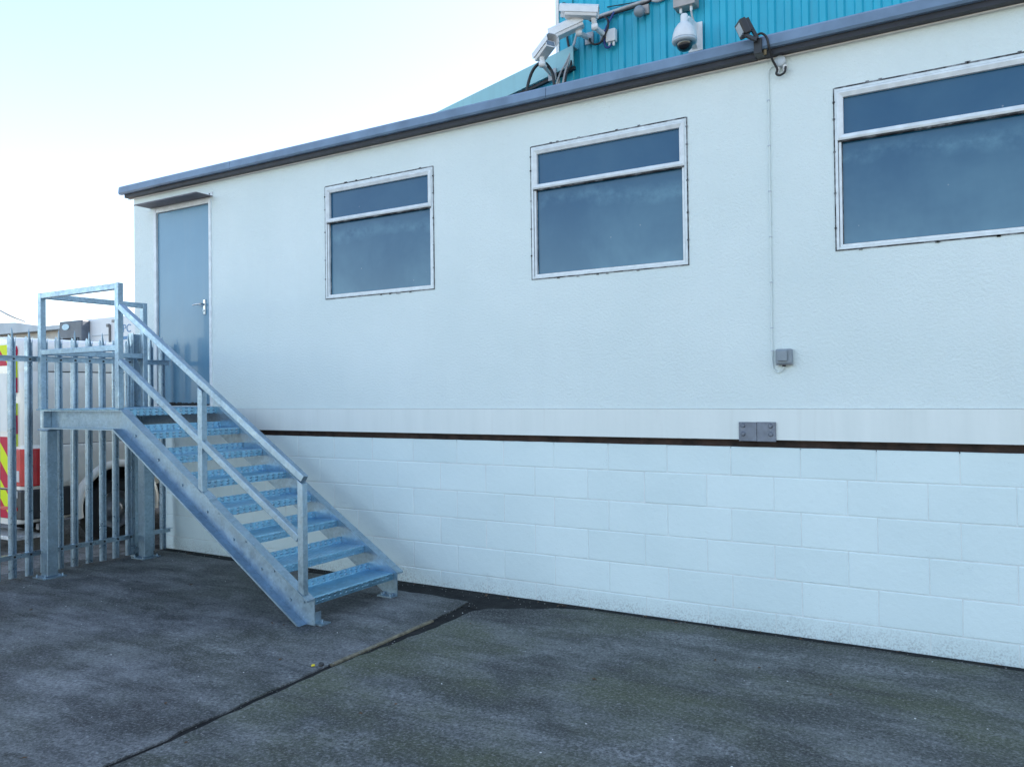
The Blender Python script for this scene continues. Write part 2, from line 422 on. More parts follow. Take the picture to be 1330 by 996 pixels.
# ------------------------------------------------------------------ mesh helpers
class MB:
    def __init__(s):
        s.v, s.f, s.sm = [], [], []
    def add(s, vs, fs, smooth=False):
        o = len(s.v)
        s.v += [tuple(p) for p in vs]
        s.f += [tuple(i+o for i in f) for f in fs]
        s.sm += [smooth]*len(fs)
        return s
    def box(s, x0, x1, y0, y1, z0, z1):
        p = [(x0, y0, z0), (x1, y0, z0), (x1, y1, z0), (x0, y1, z0), (x0, y0, z1), (x1, y0, z1), (x1, y1, z1), (x0, y1, z1)]
        return s.add(p, [(0, 3, 2, 1), (4, 5, 6, 7), (0, 1, 5, 4), (1, 2, 6, 5), (2, 3, 7, 6), (3, 0, 4, 7)])
    def bar(s, a, b, w, h, up=(0, 0, 1)):
        """rectangular bar from a to b, w across, h along up"""
        a, b, up = Vector(a), Vector(b), Vector(up)
        d = (b-a).normalized()
        x = d.cross(up).normalized()*w/2
        y = x.cross(d).normalized()*h/2
        p = [q+i*x+j*y for q in (a, b) for i, j in ((-1, -1), (1, -1), (1, 1), (-1, 1))]
        return s.add(p, [(0, 3, 2, 1), (4, 5, 6, 7), (0, 1, 5, 4), (1, 2, 6, 5), (2, 3, 7, 6), (3, 0, 4, 7)])
    def prism(s, poly, lo, hi, axis='y'):
        """polygon in the plane normal to axis, extruded from lo to hi"""
        def P(u, w, h):
            return {'y': (u, h, w), 'x': (h, u, w), 'z': (u, w, h)}[axis]
        n = len(poly)
        vs = [P(u, w, lo) for u, w in poly] + [P(u, w, hi) for u, w in poly]
        fs = [tuple(range(n)), tuple(range(2*n-1, n-1, -1))] + [(i, i+n, (i+1) % n + n, (i+1) % n) for i in range(n)]
        return s.add(vs, fs)
    def tube(s, pts, r, seg=8, smooth=True):
        pts = [Vector(p) for p in pts]
        rs = r if isinstance(r, (list, tuple)) else [r]*len(pts)
        rings = []
        prev = None
        for i, p in enumerate(pts):
            d = (pts[min(i+1, len(pts)-1)]-pts[max(i-1, 0)]).normalized()
            ref = prev if prev is not None else (Vector((0, 0, 1)) if abs(d.z) < 0.9 else Vector((1, 0, 0)))
            x = (ref - d*ref.dot(d)).normalized()
            prev = x
            y = d.cross(x)
            rings.append([p+rs[i]*(math.cos(2*math.pi*k/seg)*x+math.sin(2*math.pi*k/seg)*y) for k in range(seg)])
        vs = [q for g in rings for q in g]
        fs = [(i*seg+k, i*seg+(k+1) % seg, (i+1)*seg+(k+1) % seg, (i+1)*seg+k) for i in range(len(pts)-1) for k in range(seg)]
        s.add(vs, fs, smooth)
        s.add(rings[0], [tuple(range(seg-1, -1, -1))])
        s.add(rings[-1], [tuple(range(seg))])
        return s
    def lathe(s, prof, center, axis=(0, 0, 1), seg=20, caps=True):
        """prof: list of (radius, along)"""
        ax = Vector(axis).normalized()
        x = ax.orthogonal().normalized()
        y = ax.cross(x)
        c = Vector(center)
        vs = [c+ax*h+r*(math.cos(2*math.pi*k/seg)*x+math.sin(2*math.pi*k/seg)*y) for r, h in prof for k in range(seg)]
        fs = [(i*seg+k, i*seg+(k+1) % seg, (i+1)*seg+(k+1) % seg, (i+1)*seg+k) for i in range(len(prof)-1) for k in range(seg)]
        s.add(vs, fs, True)
        if not caps:
            return s
        s.add(vs[:seg], [tuple(range(seg-1, -1, -1))])
        s.add(vs[-seg:], [tuple(range(seg))])
        return s
    def mesh(s, name):
        me = bpy.data.meshes.new(name)
        me.from_pydata(s.v, [], s.f)
        for p, q in zip(me.polygons, s.sm):
            p.use_smooth = q
        bm = bmesh.new()
        bm.from_mesh(me)
        bmesh.ops.recalc_face_normals(bm, faces=bm.faces)
        bm.to_mesh(me)
        bm.free()
        me.update()
        return me
    def build(s, name, mat, parent=None, bevel=0.0, loc=None):
        o = bpy.data.objects.new(name, s.mesh(name))
        o.data.materials.append(MAT[mat])
        col.objects.link(o)
        if parent is not None:
            put(o, parent)
        if loc:
            o.location = loc
        if bevel:
            b = o.modifiers.new('bevel', 'BEVEL')
            b.width = bevel
            b.segments = 2
            b.limit_method = 'ANGLE'
            b.angle_limit = R(40)
        return o

def put(o, parent):
    """parent while keeping world-space coordinates (parents are pure translations)"""
    o.parent = parent
    root = parent
    off = Vector((0, 0, 0))
    while root is not None:
        off += root.location
        root = root.parent
    if o.type == 'MESH' and o.data.users == 1:
        o.data.transform(Matrix.Translation(-off))

def thing(name, label, cat, loc=(0, 0, 0), group=None):
    o = bpy.data.objects.new(name, None)
    o.empty_display_size = 0.2
    o.location = loc
    col.objects.link(o)
    tag(o, label, cat, group)
    return o

def tag(o, label, cat, group=None, kind=None):
    o['label'] = label
    o['category'] = cat
    if group:
        o['group'] = group
    if kind:
        o['kind'] = kind
    return o

def smooth_path(pts, n=6):
    """Catmull-Rom through the points"""
    P = [Vector(p) for p in pts]
    P = [P[0]*2-P[1]] + P + [P[-1]*2-P[-2]]
    out = []
    for i in range(1, len(P)-2):
        a, b, c, d = P[i-1:i+3]
        for k in range(n):
            u = k/n
            out.append(0.5*((2*b)+(c-a)*u+(2*a-5*b+4*c-d)*u*u+(3*b-a-3*c+d)*u**3))
    out.append(P[-2])
    return out

def text_mesh(body, size, name):
    cu = bpy.data.curves.new(name, 'FONT')
    cu.body = body
    cu.size = size
    cu.align_x = 'CENTER'
    cu.align_y = 'CENTER'
    cu.extrude = 0.001
    ob = bpy.data.objects.new(name, cu)
    col.objects.link(ob)
    dg = bpy.context.evaluated_depsgraph_get()
    me = bpy.data.meshes.new_from_object(ob.evaluated_get(dg))
    bpy.data.objects.remove(ob)
    return me

# ================================================================== SETTING: ground
ground = MB()
S = 600.0
ground.add([(-S, -S, -0.016), (S, -S, -0.016), (S, S, -0.016), (-S, S, -0.016)], [(0, 1, 2, 3)])
g_o = ground.build('ground', 'base_concrete')
g_o['kind'] = 'structure'

def wobble(a, b, n, amp, seed):
    rnd = random.Random(seed)
    a, b = Vector(a), Vector(b)
    d = (b-a)
    nrm = Vector((-d.y, d.x)).normalized()
    return [tuple(a+d*i/n+nrm*rnd.uniform(-amp, amp)) for i in range(n+1)]

def slab(name, outline, mat, top=0.0):
    mb = MB()
    mb.prism([(x, y) for x, y in outline], -0.05, top, 'z')
    return mb.build(name, mat, g_o)
# left slab ends short of the wall, the joint between the slabs opens towards the wall
left_edge = wobble((4.700, -9.0), (4.672, -3.0), 16, 0.010, 1) + wobble((4.660, -2.9), (4.622, -1.87), 10, 0.008, 2) + wobble((4.619, -1.75), (4.598, -0.50), 12, 0.006, 3)
left_top = wobble((4.56, -0.30), (3.4, -0.22), 12, 0.018, 4) + wobble((3.3, -0.13), (0.30, -0.10), 14, 0.02, 5)
slab('slab', left_edge + left_top + [(0.30, -9.0)], 'yard_concrete')
right_edge = wobble((4.745, -9.0), (4.712, -3.0), 16, 0.012, 6) + wobble((4.705, -2.9), (4.668, -1.85), 10, 0.010, 7) + wobble((4.672, -1.75), (4.735, -1.05), 8, 0.010, 8) + wobble((4.74, -0.95), (4.735, -0.50), 6, 0.010, 18)
right_top = wobble((4.80, -0.38), (5.25, -0.15), 6, 0.02, 9) + wobble((5.5, -0.065), (12.0, -0.045), 40, 0.014, 10)
slab('slab', right_edge + right_top + [(12.0, -9.0)], 'yard_concrete_green')
slab('slab', [(-9.0, -9.0), (0.26, -9.0), (0.26, 6.0), (-9.0, 6.0)], 'base_concrete', -0.004)
# silt that has filled the joint and the gutter against the wall
mb = MB()
mb.box(4.40, 4.85, -9.0, -0.25, -0.05, -0.010)
mb.build('joint_filler', 'wet_silt', g_o)
mb = MB()
mb.box(0.28, 12.0, -0.42, 0.10, -0.05, -0.006)
mb.build('wall_gutter', 'wet_silt', g_o)
# weathered edge board left in the joint
mb = MB()
e = wobble((4.626, -1.86), (4.606, -0.83), 12, 0.004, 12)
for (x0, y0), (x1, y1) in zip(e, e[1:]):
    mb.add([(x0, y0, -0.03), (x0+0.022, y0, -0.03), (x1+0.022, y1, -0.03), (x1, y1, -0.03),
            (x0, y0, 0.004), (x0+0.022, y0, 0.001), (x1+0.022, y1, 0.001), (x1, y1, 0.004)],
           [(0, 3, 2, 1), (4, 5, 6, 7), (0, 1, 5, 4), (1, 2, 6, 5), (2, 3, 7, 6), (3, 0, 4, 7)])
mb.build('edge_board', 'yellow_timber', g_o)

# ================================================================== block wall
X0, X1 = 0.47, 11.2
wall = thing('block_wall', 'long low wall of white painted concrete blocks under the cabin', 'wall', (X0, 0.02, 0))
mb = MB()
mb.box(X0+0.004, X1, 0.0226, 0.20, -0.05, 1.205)
mb.build('mortar_bed', 'painted_mortar', wall)
BW, BH, J = 0.4515, 0.2238, 0.005
beds = [-0.04, 0.126, 0.350, 0.574, 0.797, 1.021, 1.218]

def block_mesh(w, h, seed):
    """block with uneven painted front edges"""
    rnd = random.Random(seed)
    bm = bmesh.new()
    nx, nz = 6, 4
    d, e = 0.09, 0.005
    g = {}
    us = [0, e/w] + [i/(nx-2) for i in range(1, nx-2)] + [1-e/w, 1]
    ws = [0, e/h, 0.5, 1-e/h, 1]
    for i, u in enumerate(us):
        for j, q in enumerate(ws):
            edge = i in (0, len(us)-1) or j in (0, len(ws)-1)
            y = 0.0030 if edge else rnd.uniform(-0.0005, 0.0005)
            x = u*w + (rnd.uniform(-0.0012, 0.0012))
            z = q*h + (rnd.uniform(-0.0012, 0.0012))
            g[i, j] = bm.verts.new((x, y, z))
    for i in range(len(us)-1):
        for j in range(len(ws)-1):
            f = bm.faces.new((g[i, j], g[i+1, j], g[i+1, j+1], g[i, j+1]))
            f.smooth = False
    rim = [g[i, 0] for i in range(len(us))] + [g[len(us)-1, j] for j in range(1, len(ws))] + [g[i, len(ws)-1] for i in range(len(us)-2, -1, -1)] + [g[0, j] for j in range(len(ws)-2, 0, -1)]
    back = [bm.verts.new((v.co.x, d, v.co.z)) for v in rim]
    n = len(rim)
    for i in range(n):
        bm.faces.new((rim[i], back[i], back[(i+1) % n], rim[(i+1) % n]))
    bm.faces.new(back)
    bmesh.ops.recalc_face_normals(bm, faces=bm.faces)
    me = bpy.data.meshes.new('block')
    bm.to_mesh(me)
    bm.free()
    me.materials.append(MAT['painted_block'])
    return me

cache = {}
for c_i in range(6):
    z0, z1 = beds[c_i]+J/2, beds[c_i+1]-J/2
    if c_i == 0:
        z0 = -0.04
    off = 0.018 if c_i % 2 == 0 else 0.188
    k = 0
    x = off
    while x < X1:
        xa, xb = max(x+J/2, X0), min(x+BW-J/2, X1)
        if xb-xa > 0.03:
            var = (k*7+c_i*3) % 5
            key = (round(xb-xa, 3), round(z1-z0, 3), var)
            if key not in cache:
                cache[key] = block_mesh(xb-xa, z1-z0, 100+var)
            o = bpy.data.objects.new('block', cache[key])
            col.objects.link(o)
            o.parent = wall
            o.location = (xa-X0, random.uniform(-0.0014, 0.0010), z0)
            o.rotation_euler = (random.uniform(-0.004, 0.004), 0, random.uniform(-0.002, 0.002))
        x += BW
        k += 1

# ================================================================== cabin
CX1 = 11.2
cabin = thing('portable_cabin', 'long white rendered cabin raised on a block wall, with door and windows', 'cabin', (0, 0, 0))
WIN = [(2.837, 4.060), (4.997, 6.243), (7.203, 8.430)]
WZ = (2.472, 3.497)
DX0, DX1, DZ0, DZ1 = 0.352, 1.272, 1.475, 3.615
# rendered face with real openings
xs = sorted({0.0, DX0, DX1, CX1, *[a for w in WIN for a in w]})
zs = sorted({1.474, DZ0+0.001, WZ[0], WZ[1], DZ1, 3.80})
def hole(xm, zm):
    if DX0 < xm < DX1 and zm < DZ1:
        return True
    return any(a < xm < b for a, b in WIN) and WZ[0] < zm < WZ[1]
bm = bmesh.new()
vv = {}
def V(x, y, z):
    k = (round(x, 4), round(y, 4), round(z, 4))
    if k not in vv:
        vv[k] = bm.verts.new(k)
    return vv[k]
T = 0.07
for i in range(len(xs)-1):
    for j in range(len(zs)-1):
        xm, zm = (xs[i]+xs[i+1])/2, (zs[j]+zs[j+1])/2
        if hole(xm, zm):
            continue
        a, b, c, d = xs[i], xs[i+1], zs[j], zs[j+1]
        bm.faces.new((V(a, 0, c), V(b, 0, c), V(b, 0, d), V(a, 0, d)))
        for (p, q, nx, nz) in (((a, c), (b, c), xm, c-0.001), ((b, c), (b, d), b+0.001, zm), ((b, d), (a, d), xm, d+0.001), ((a, d), (a, c), a-0.001, zm)):
            outside = nx < 0 or nx > CX1 or nz < zs[0] or nz > zs[-1] or hole(nx, nz)
            if outside:
                bm.faces.new((V(p[0], 0, p[1]), V(p[0], T, p[1]), V(q[0], T, q[1]), V(q[0], 0, q[1])))
bmesh.ops.recalc_face_normals(bm, faces=bm.faces)
me = bpy.data.meshes.new('front_wall')
bm.to_mesh(me)
bm.free()
me.materials.append(MAT['white_render'])
fw = bpy.data.objects.new('front_wall', me)
col.objects.link(fw)
fw.parent = cabin
# end walls, back, floor and roof so the cabin is a closed volume
mb = MB()
mb.box(0.0, 0.07, T+0.001, 1.85, 1.30, 3.80)
mb.build('end_wall', 'white_render', cabin)
mb = MB()
mb.box(CX1-0.07, CX1, T+0.001, 1.85, 1.30, 3.80)
mb.build('end_wall', 'white_render', cabin)
mb = MB()
mb.box(0.072, CX1-0.072, 1.78, 1.849, 1.30, 3.80)
mb.build('back_wall', 'white_render', cabin)
mb = MB()
mb.box(0.072, CX1-0.072, T+0.002, 1.778, 1.40, 1.45)
mb.build('floor', 'underfloor_dark', cabin)
mb = MB()
mb.box(0.001, CX1, 0.02, 1.85, 3.802, 3.86)
mb.build('roof', 'dark_fascia', cabin)
# skirt band, bearer
mb = MB()
mb.box(1.55, CX1, -0.010, 0.06, 1.268, 1.4718)
mb.build('skirt_band', 'cream_band', cabin)
mb = MB()
mb.box(0.02, 1.549, 0.03, 0.06, 1.268, 1.470)
mb.build('dark_sill_panel', 'underfloor_dark', cabin)  # solid dark panel in place of the band under the door
mb = MB()
mb.box(0.02, CX1, 0.045, 0.18, 1.206, 1.267)
mb.box(0.02, CX1, 0.022, 0.05, 1.2540, 1.2670)
mb.build('bearer', 'rust_bearer', cabin)
# roof edge: capping, fascia, trim
mb = MB()
prof = [(-0.120, 3.806), (-0.132, 3.820), (-0.126, 3.880), (-0.112, 3.894), (0.02, 3.905), (0.02, 3.864), (-0.085, 3.860), (-0.085, 3.806)]
mb.prism([(y, z) for y, z in prof], -0.085, 1.70, 'x')
mb.build('roof_capping', 'capping_felt', cabin)
for a, b in ((1.704, 5.2), (5.204, 8.7), (8.704, CX1)):
    mb = MB()
    mb.prism([(y, z) for y, z in prof], a, b, 'x')
    mb.build('roof_capping', 'capping_felt', cabin)
for a, b in ((-0.035, 6.742), (6.80, CX1)):
    mb = MB()
    mb.box(a, b, -0.090, -0.03, 3.770, 3.8055)
    mb.build('fascia', 'dark_fascia', cabin)
mb = MB()
mb.box(-0.06, CX1, -0.028, -0.0005, 3.768, 3.7995)
mb.box(-0.06, CX1, -0.034, -0.029, 3.762, 3.769)
mb.build('white_trim', 'white_trim', cabin)

# door
door = MB()
door.box(0.400, 1.232, 0.010, 0.050, 1.520, 3.560)
dr = door.build('door', 'door_paint', cabin, 0.002)
mb = MB()
mb.box(DX0, 0.392, -0.012, 0.068, 1.476, 3.614)
mb.box(1.238, DX1, -0.012, 0.068, 1.476, 3.614)
mb.box(0.3925, 1.2375, -0.010, 0.068, 3.566, 3.614)
mb.build('door_frame', 'window_frame_white', dr, 0.003)
mb = MB()
mb.box(0.3925, 1.2375, -0.02, 0.066, 1.476, 1.506)
mb.build('threshold', 'window_bead', dr)
mb = MB()
rnd = random.Random(5)
pts = [(0.56+0.02*i, 1.523+rnd.uniform(0.004, 0.020)) for i in range(30)]
mb.prism([(0.56, 1.521)] + pts + [(1.14, 1.521)], 0.0085, 0.0115, 'y')
mb.prism([(1.205, 1.521), (1.222, 1.523), (1.226, 1.545), (1.218, 1.550), (1.212, 1.530)], 0.0085, 0.0115, 'y')
mb.build('scuff', 'door_scuff', dr)
mb = MB()
mb.box(1.134, 1.166, -0.001, 0.009, 2.435, 2.590)
hd = mb.build('handle', 'chrome_handle', dr, 0.004)
mb = MB()
mb.tube([(1.150, 0.0, 2.540), (1.150, -0.045, 2.540)], 0.009, 10)
mb.tube(smooth_path([(1.150, -0.045, 2.540), (1.10, -0.047, 2.541), (1.03, -0.045, 2.536)]), [0.010]*7+[0.008]*6, 10)
mb.lathe([(0.008, 0), (0.008, 0.012)], (1.150, -0.001, 2.475), (0, -1, 0), 12)
mb.build('lever', 'chrome_handle', dr)
# drip canopy over the door
mb = MB()
mb.box(0.300, 1.300, -0.205, -0.005, 3.624, 3.629)
mb.box(0.300, 1.300, -0.205, -0.201, 3.617, 3.6235)
cn = mb.build('door_canopy', 'canopy_shaded', cabin)
mb = MB()
mb.box(0.300, 1.300, -0.0075, -0.0015, 3.6295, 3.672)
mb.build('wall_flange', 'window_frame_white', cn)
mb = MB()
for x in (0.38, 0.8, 1.255):
    mb.lathe([(0.008, 0), (0.006, 0.005)], (x, -0.0075, 3.652), (0, -1, 0), 10)
mb.build('screws', 'dark_bolt', cn)['kind'] = 'stuff'

# windows
def window(x0, x1, glow):
    z0, z1 = WZ
    zt = 3.195
    frame = MB()
    y0, y1 = -0.006, 0.055
    w = 0.020
    frame.box(x0+0.004, x0+w, y0, y1, z0+0.004, z1-0.004)
    frame.box(x1-w, x1-0.004, y0, y1, z0+0.004, z1-0.004)
    frame.box(x0+w+0.0005, x1-w-0.0005, y0, y1, z0+0.004, z0+w)
    frame.box(x0+w+0.0005, x1-w-0.0005, y0, y1, z1-w, z1-0.004)
    win = frame.build('window', 'window_bead', cabin)
    # dark sealant line round the frame
    mb = MB()
    rnd = random.Random(int(x0*100))
    s = 0.0045
    for (a, b, c, d) in ((x0-s, x0+0.0045, z0-s, z1+s), (x1-0.0045, x1+s, z0-s, z1+s), (x0+0.005, x1-0.005, z0-s, z0+0.0045), (x0+0.005, x1-0.005, z1-0.0045, z1+s*1.6)):
        mb.box(a, b, -0.0035, 0.01, c, d)
    for i in range(5):
        x = rnd.uniform(x0+0.1, x1-0.1)
        mb.box(x, x+0.02, -0.008, -0.0034, z0-0.010, z0+0.003)
        x = rnd.uniform(x0+0.1, x1-0.1)
        mb.box(x, x+0.02, -0.008, -0.0034, z1-0.002, z1+0.012)
    for xx in (x0, x1):
        for zz in (2.62, 2.84, 3.06, 3.28, 3.42):
            zz += rnd.uniform(-0.03, 0.03)
            mb.box(xx-0.007, xx+0.007, -0.008, -0.0034, zz, zz+0.012)
    mb.build('sealant', 'sealant_dark', win)['kind'] = 'stuff'
    # lower fixed light
    fr = MB()
    a, b = x0+w+0.004, x1-w-0.004
    yb = 0.002
    fr.box(a, a+0.015, yb, 0.052, z0+w+0.002, zt-0.032)
    fr.box(b-0.015, b, yb, 0.052, z0+w+0.002, zt-0.032)
    fr.box(a+0.0155, b-0.0155, yb, 0.052, z0+w+0.002, z0+w+0.016)
    fr.build('fixed_frame', 'window_frame_white', win)
    # top-hung vent, mitred frame standing proud
    m = 0.036
    va, vb, vc, vd = x0+w-0.002, x1-w+0.002, zt-0.030, z1-w-0.004
    vent = MB()
    yo, yi = -0.020, 0.050
    def side(p):      # four outer/inner corners, bevelled profile
        return p
    outer = [(va, vc), (vb, vc), (vb, vd), (va, vd)]
    mid_ = [(va+0.012, vc+0.012), (vb-0.012, vc+0.012), (vb-0.012, vd-0.012), (va+0.012, vd-0.012)]
    inner = [(va+m, vc+m), (vb-m, vc+m), (vb-m, vd-m), (va+m, vd-m)]
    for i in range(4):
        j = (i+1) % 4
        O0, O1, M0, M1, I0, I1 = outer[i], outer[j], mid_[i], mid_[j], inner[i], inner[j]
        P = lambda q, y: (q[0], y, q[1])
        vs = [P(O0, yi), P(O1, yi), P(O0, yo+0.006), P(O1, yo+0.006), P(M0, yo), P(M1, yo), P(I0, yo+0.014), P(I1, yo+0.014), P(I0, yi), P(I1, yi)]
        vent.add(vs, [(0, 1, 3, 2), (2, 3, 5, 4), (4, 5, 7, 6), (6, 7, 9, 8), (8, 9, 1, 0)])
    vent.build('vent_frame', 'window_frame_white', win)
    mb = MB()
    mb.box(va+0.005, vb-0.005, -0.006, 0.04, vc-0.009, vc-0.0015)
    mb.build('vent_gasket', 'sealant_dark', win)
    # glass
    mb = MB()
    mb.box(va+m-0.004, vb-m+0.004, 0.018, 0.024, vc+m-0.004, vd-m+0.004)
    mb.build('pane', 'window_glass_upper', win)
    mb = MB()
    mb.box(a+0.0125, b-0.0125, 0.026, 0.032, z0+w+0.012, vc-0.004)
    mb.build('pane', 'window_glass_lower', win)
    g = MB()
    t_ = 0.004
    for (p, q, r_, s_) in ((a+0.0155, a+0.0155+t_, z0+w+0.0165, vc-0.01), (b-0.0155-t_, b-0.0155, z0+w+0.0165, vc-0.01), (a+0.0200, b-0.0200, z0+w+0.0165, z0+w+0.0165+t_)):
        g.box(p, q, 0.021, 0.0258, r_, s_)
    g.build('gasket', 'sealant_dark', win)['kind'] = 'stuff'
    return win
for i, (a, b) in enumerate(WIN):
    window(a, b, i)

# bolted steel splice plate on the band
mb = MB()
mb.box(6.577, 6.6945, -0.022, -0.0125, 1.258, 1.385)
mb.box(6.6965, 6.818, -0.023, -0.0125, 1.257, 1.386)
pl = mb.build('splice_plate', 'bolt_plate_steel', cabin, 0.002)
for x, z in ((6.605, 1.362), (6.606, 1.307), (6.785, 1.360), (6.786, 1.306)):
    mb = MB()
    mb.lathe([(0.016, 0), (0.016, 0.003), (0.011, 0.0031), (0.011, 0.010)], (x, -0.0225, z), (0, -1, 0), 12)
    mb.build('bolt', 'bolt_plate_steel', pl)

# ================================================================== staircase
st = thing('metal_staircase', 'galvanised steel staircase with landing and handrail up to the cabin door', 'staircase', (2.3, -0.9, 0))
YF, YB = -1.330, -0.440        # inner web planes
TX, TZ = 1.888, 1.500
SL = (0.190-1.500)/(3.985-1.888)
def stringer(name, ys, yo):
    """channel: web at ys, flanges out to yo"""
    mb = MB()
    s = 1 if yo > ys else -1
    web = [(TX, TZ), (3.985, 0.19), (3.985, 0.004), (3.882, 0.004), (1.785, 1.325)]
    mb.prism(web, min(ys, ys+s*0.008), max(ys, ys+s*0.008), 'y')
    nrm = Vector((-SL, 1)).normalized()
    tk = 0.011
    for (p, q) in (((TX, TZ), (3.985, 0.19)), ):
        a = [(p[0], p[1]), (q[0], q[1]), (q[0], q[1]-tk*1.2), (p[0], p[1]-tk*1.2)]
        mb.prism(a, min(ys+s*0.0085, yo), max(ys+s*0.0085, yo), 'y')
    a = [(1.785, 1.325), (3.882, 0.004), (3.905, 0.004), (1.792, 1.338)]
    mb.prism(a, min(ys+s*0.0085, yo), max(ys+s*0.0085, yo), 'y')
    return mb.build(name, 'galvanised_steel', st)
stringer('stringer', YF, -1.408)
stringer('stringer', YB, -0.362)
def landing_beam(ys, yo):
    mb = MB()
    s = 1 if yo > ys else -1
    mb.prism([(0.765, 1.325), (1.784, 1.325), (1.887, 1.4935), (0.765, 1.4935)], min(ys, ys+s*0.008), max(ys, ys+s*0.008), 'y')
    lo, hi = min(ys+s*0.0085, yo), max(ys+s*0.0085, yo)
    mb.box(0.70, 1.784, lo, hi, 1.325, 1.336)
    mb.box(0.70, 1.884, lo, hi, 1.482, 1.4935)
    return mb.build('landing_beam', 'galvanised_steel', st)
landing_beam(YF, -1.404)
landing_beam(YB, -0.366)
mb = MB()
mb.box(0.752, 0.760, -1.404, -0.366, 1.337, 1.481)
mb.box(0.690, 0.7515, -1.329, -0.441, 1.325, 1.336)
mb.build('end_beam', 'galvanised_steel', st)
# landing plate with turned-down nosing
mb = MB()
mb.box(0.655, 1.880, -1.412, -0.345, 1.4945, 1.5015)
mb.box(1.868, 1.8795, YF+0.002, YB-0.002, 1.442, 1.4940)
mb.build('landing_plate', 'galvanised_tread', st)
# seven folded treads
def tread_mesh():
    mb = MB()
    d, t_ = 0.252, 0.006
    p = [(0, -0.055), (0.002, -0.006), (-0.002, 0.0), (-0.006, 0.002), (-d+0.012, 0.002), (-d+0.004, 0.010), (-d, 0.055), (-d-t_, 0.055), (-d-0.002, 0.004), (-d+0.008, -0.006), (-0.010, -0.005), (-t_, -0.055)]
    mb.prism(p, YF+0.002+0.9, YB-0.002+0.9, 'y')
    me = mb.mesh('tread')
    me.materials.append(MAT['galvanised_tread'])
    return me
tm = tread_mesh()
for k in range(7):
    o = bpy.data.objects.new('tread', tm)
    col.objects.link(o)
    o.parent = st
    o.location = (3.945-0.2935*k-2.3, 0, 0.1875*(k+1))
# end bolts of the treads, feet, posts
mb = MB()
for k in range(7):
    for dx in (-0.06, -0.19):
        x, z = 3.945-0.2935*k+dx, 0.1875*(k+1)-0.03
        mb.lathe([(0.011, 0), (0.011, 0.008)], (x, YF-0.0082, z), (0, -1, 0), 6)
mb.build('tread_bolts', 'galvanised_steel', st)['kind'] = 'stuff'
def foot(x, y, sx):
    mb = MB()
    mb.box(x, x+0.10*sx, y-0.045, y+0.045, 0.0005, 0.010)
    mb.box(x, x+0.008*sx, y-0.045, y+0.045, 0.010, 0.075)
    mb.lathe([(0.009, 0), (0.009, 0.022)], (x+0.06*sx, y, 0.010), (0, 0, 1), 6)
    return mb.build('foot_plate', 'galvanised_steel', st)
def flatfoot(x0, x1, y0, y1):
    mb = MB()
    mb.box(x0, x1, y0, y1, 0.0005, 0.011)
    for x in (x0+0.03, x1-0.03):
        for y in (y0+0.022, y1-0.022):
            mb.lathe([(0.009, 0), (0.009, 0.02)], (x, y, 0.011), (0, 0, 1), 6)
    return mb.build('foot_plate', 'galvanised_steel', st)
foot(3.93, -1.27, 1)
flatfoot(3.83, 3.975, -0.50, -0.43)
for yc in (-1.365, -0.415):
    mb = MB()
    mb.box(0.725, 0.825, yc-0.05, yc+0.05, 0.012, 1.3105)
    mb.box(0.690, 0.860, yc-0.06, yc+0.06, 1.311, 1.3245)
    lg = mb.build('leg', 'galvanised_steel', st, 0.006)
    flatfoot(0.68, 0.87, yc-0.10, yc+0.10)
PW = 0.050
def post(x, y, z0, z1):
    mb = MB()
    mb.box(x-PW/2, x+PW/2, y-PW/2, y+PW/2, z0, z1)
    return mb.build('post', 'galvanised_steel', st, 0.004)
YP = -1.378
post(0.690, YP, 1.502, 2.545)
post(1.838, YP, 1.502, 2.548)
post(0.700, -0.372, 1.502, 2.545)
for x, zt in ((2.875, 1.672), (3.920, 1.015)):
    zb = TZ + SL*(x-TX)
    mb = MB()
    mb.prism([(x-PW/2, zb+0.001+0.025*0.625), (x+PW/2, zb+0.001-0.025*0.625), (x+PW/2, zt-0.03), (x-PW/2, zt)], YP-PW/2, YP+PW/2, 'y')
    mb.build('post', 'galvanised_steel', st, 0.004)
    mb = MB()
    mb.prism([(x+0.027, zb-0.016), (x+0.11, zb-0.068), (x+0.11, zb-0.058), (x+0.027, zb-0.006)], YP-0.03, YP+0.045, 'y')
    if x < 3:
        mb.build('post_base', 'galvanised_steel', st)
for nm, z in (('top_rail', 2.520), ('mid_rail', 2.010)):
    mb = MB()
    mb.box(0.716, 1.812, YP-0.0235, YP+0.0235, z-0.0245, z+0.0245)
    mb.build(nm, 'galvanised_steel', st, 0.004)
    mb = MB()
    mb.box(0.6765, 0.7235, YP+0.0255, -0.398, z-0.0245, z+0.0245)
    mb.build(nm, 'galvanised_steel', st, 0.004)
def sloped_rail(nm, a, b):
    mb = MB()
    mb.bar((a[0], YP, a[1]), (b[0], YP, b[1]), 0.047, 0.050)
    return mb.build(nm, 'galvanised_steel', st, 0.004)
sloped_rail('top_rail', (1.864, 2.350), (3.945, 1.020))
sloped_rail('mid_rail', (1.864, 1.895), (3.893, 0.605))

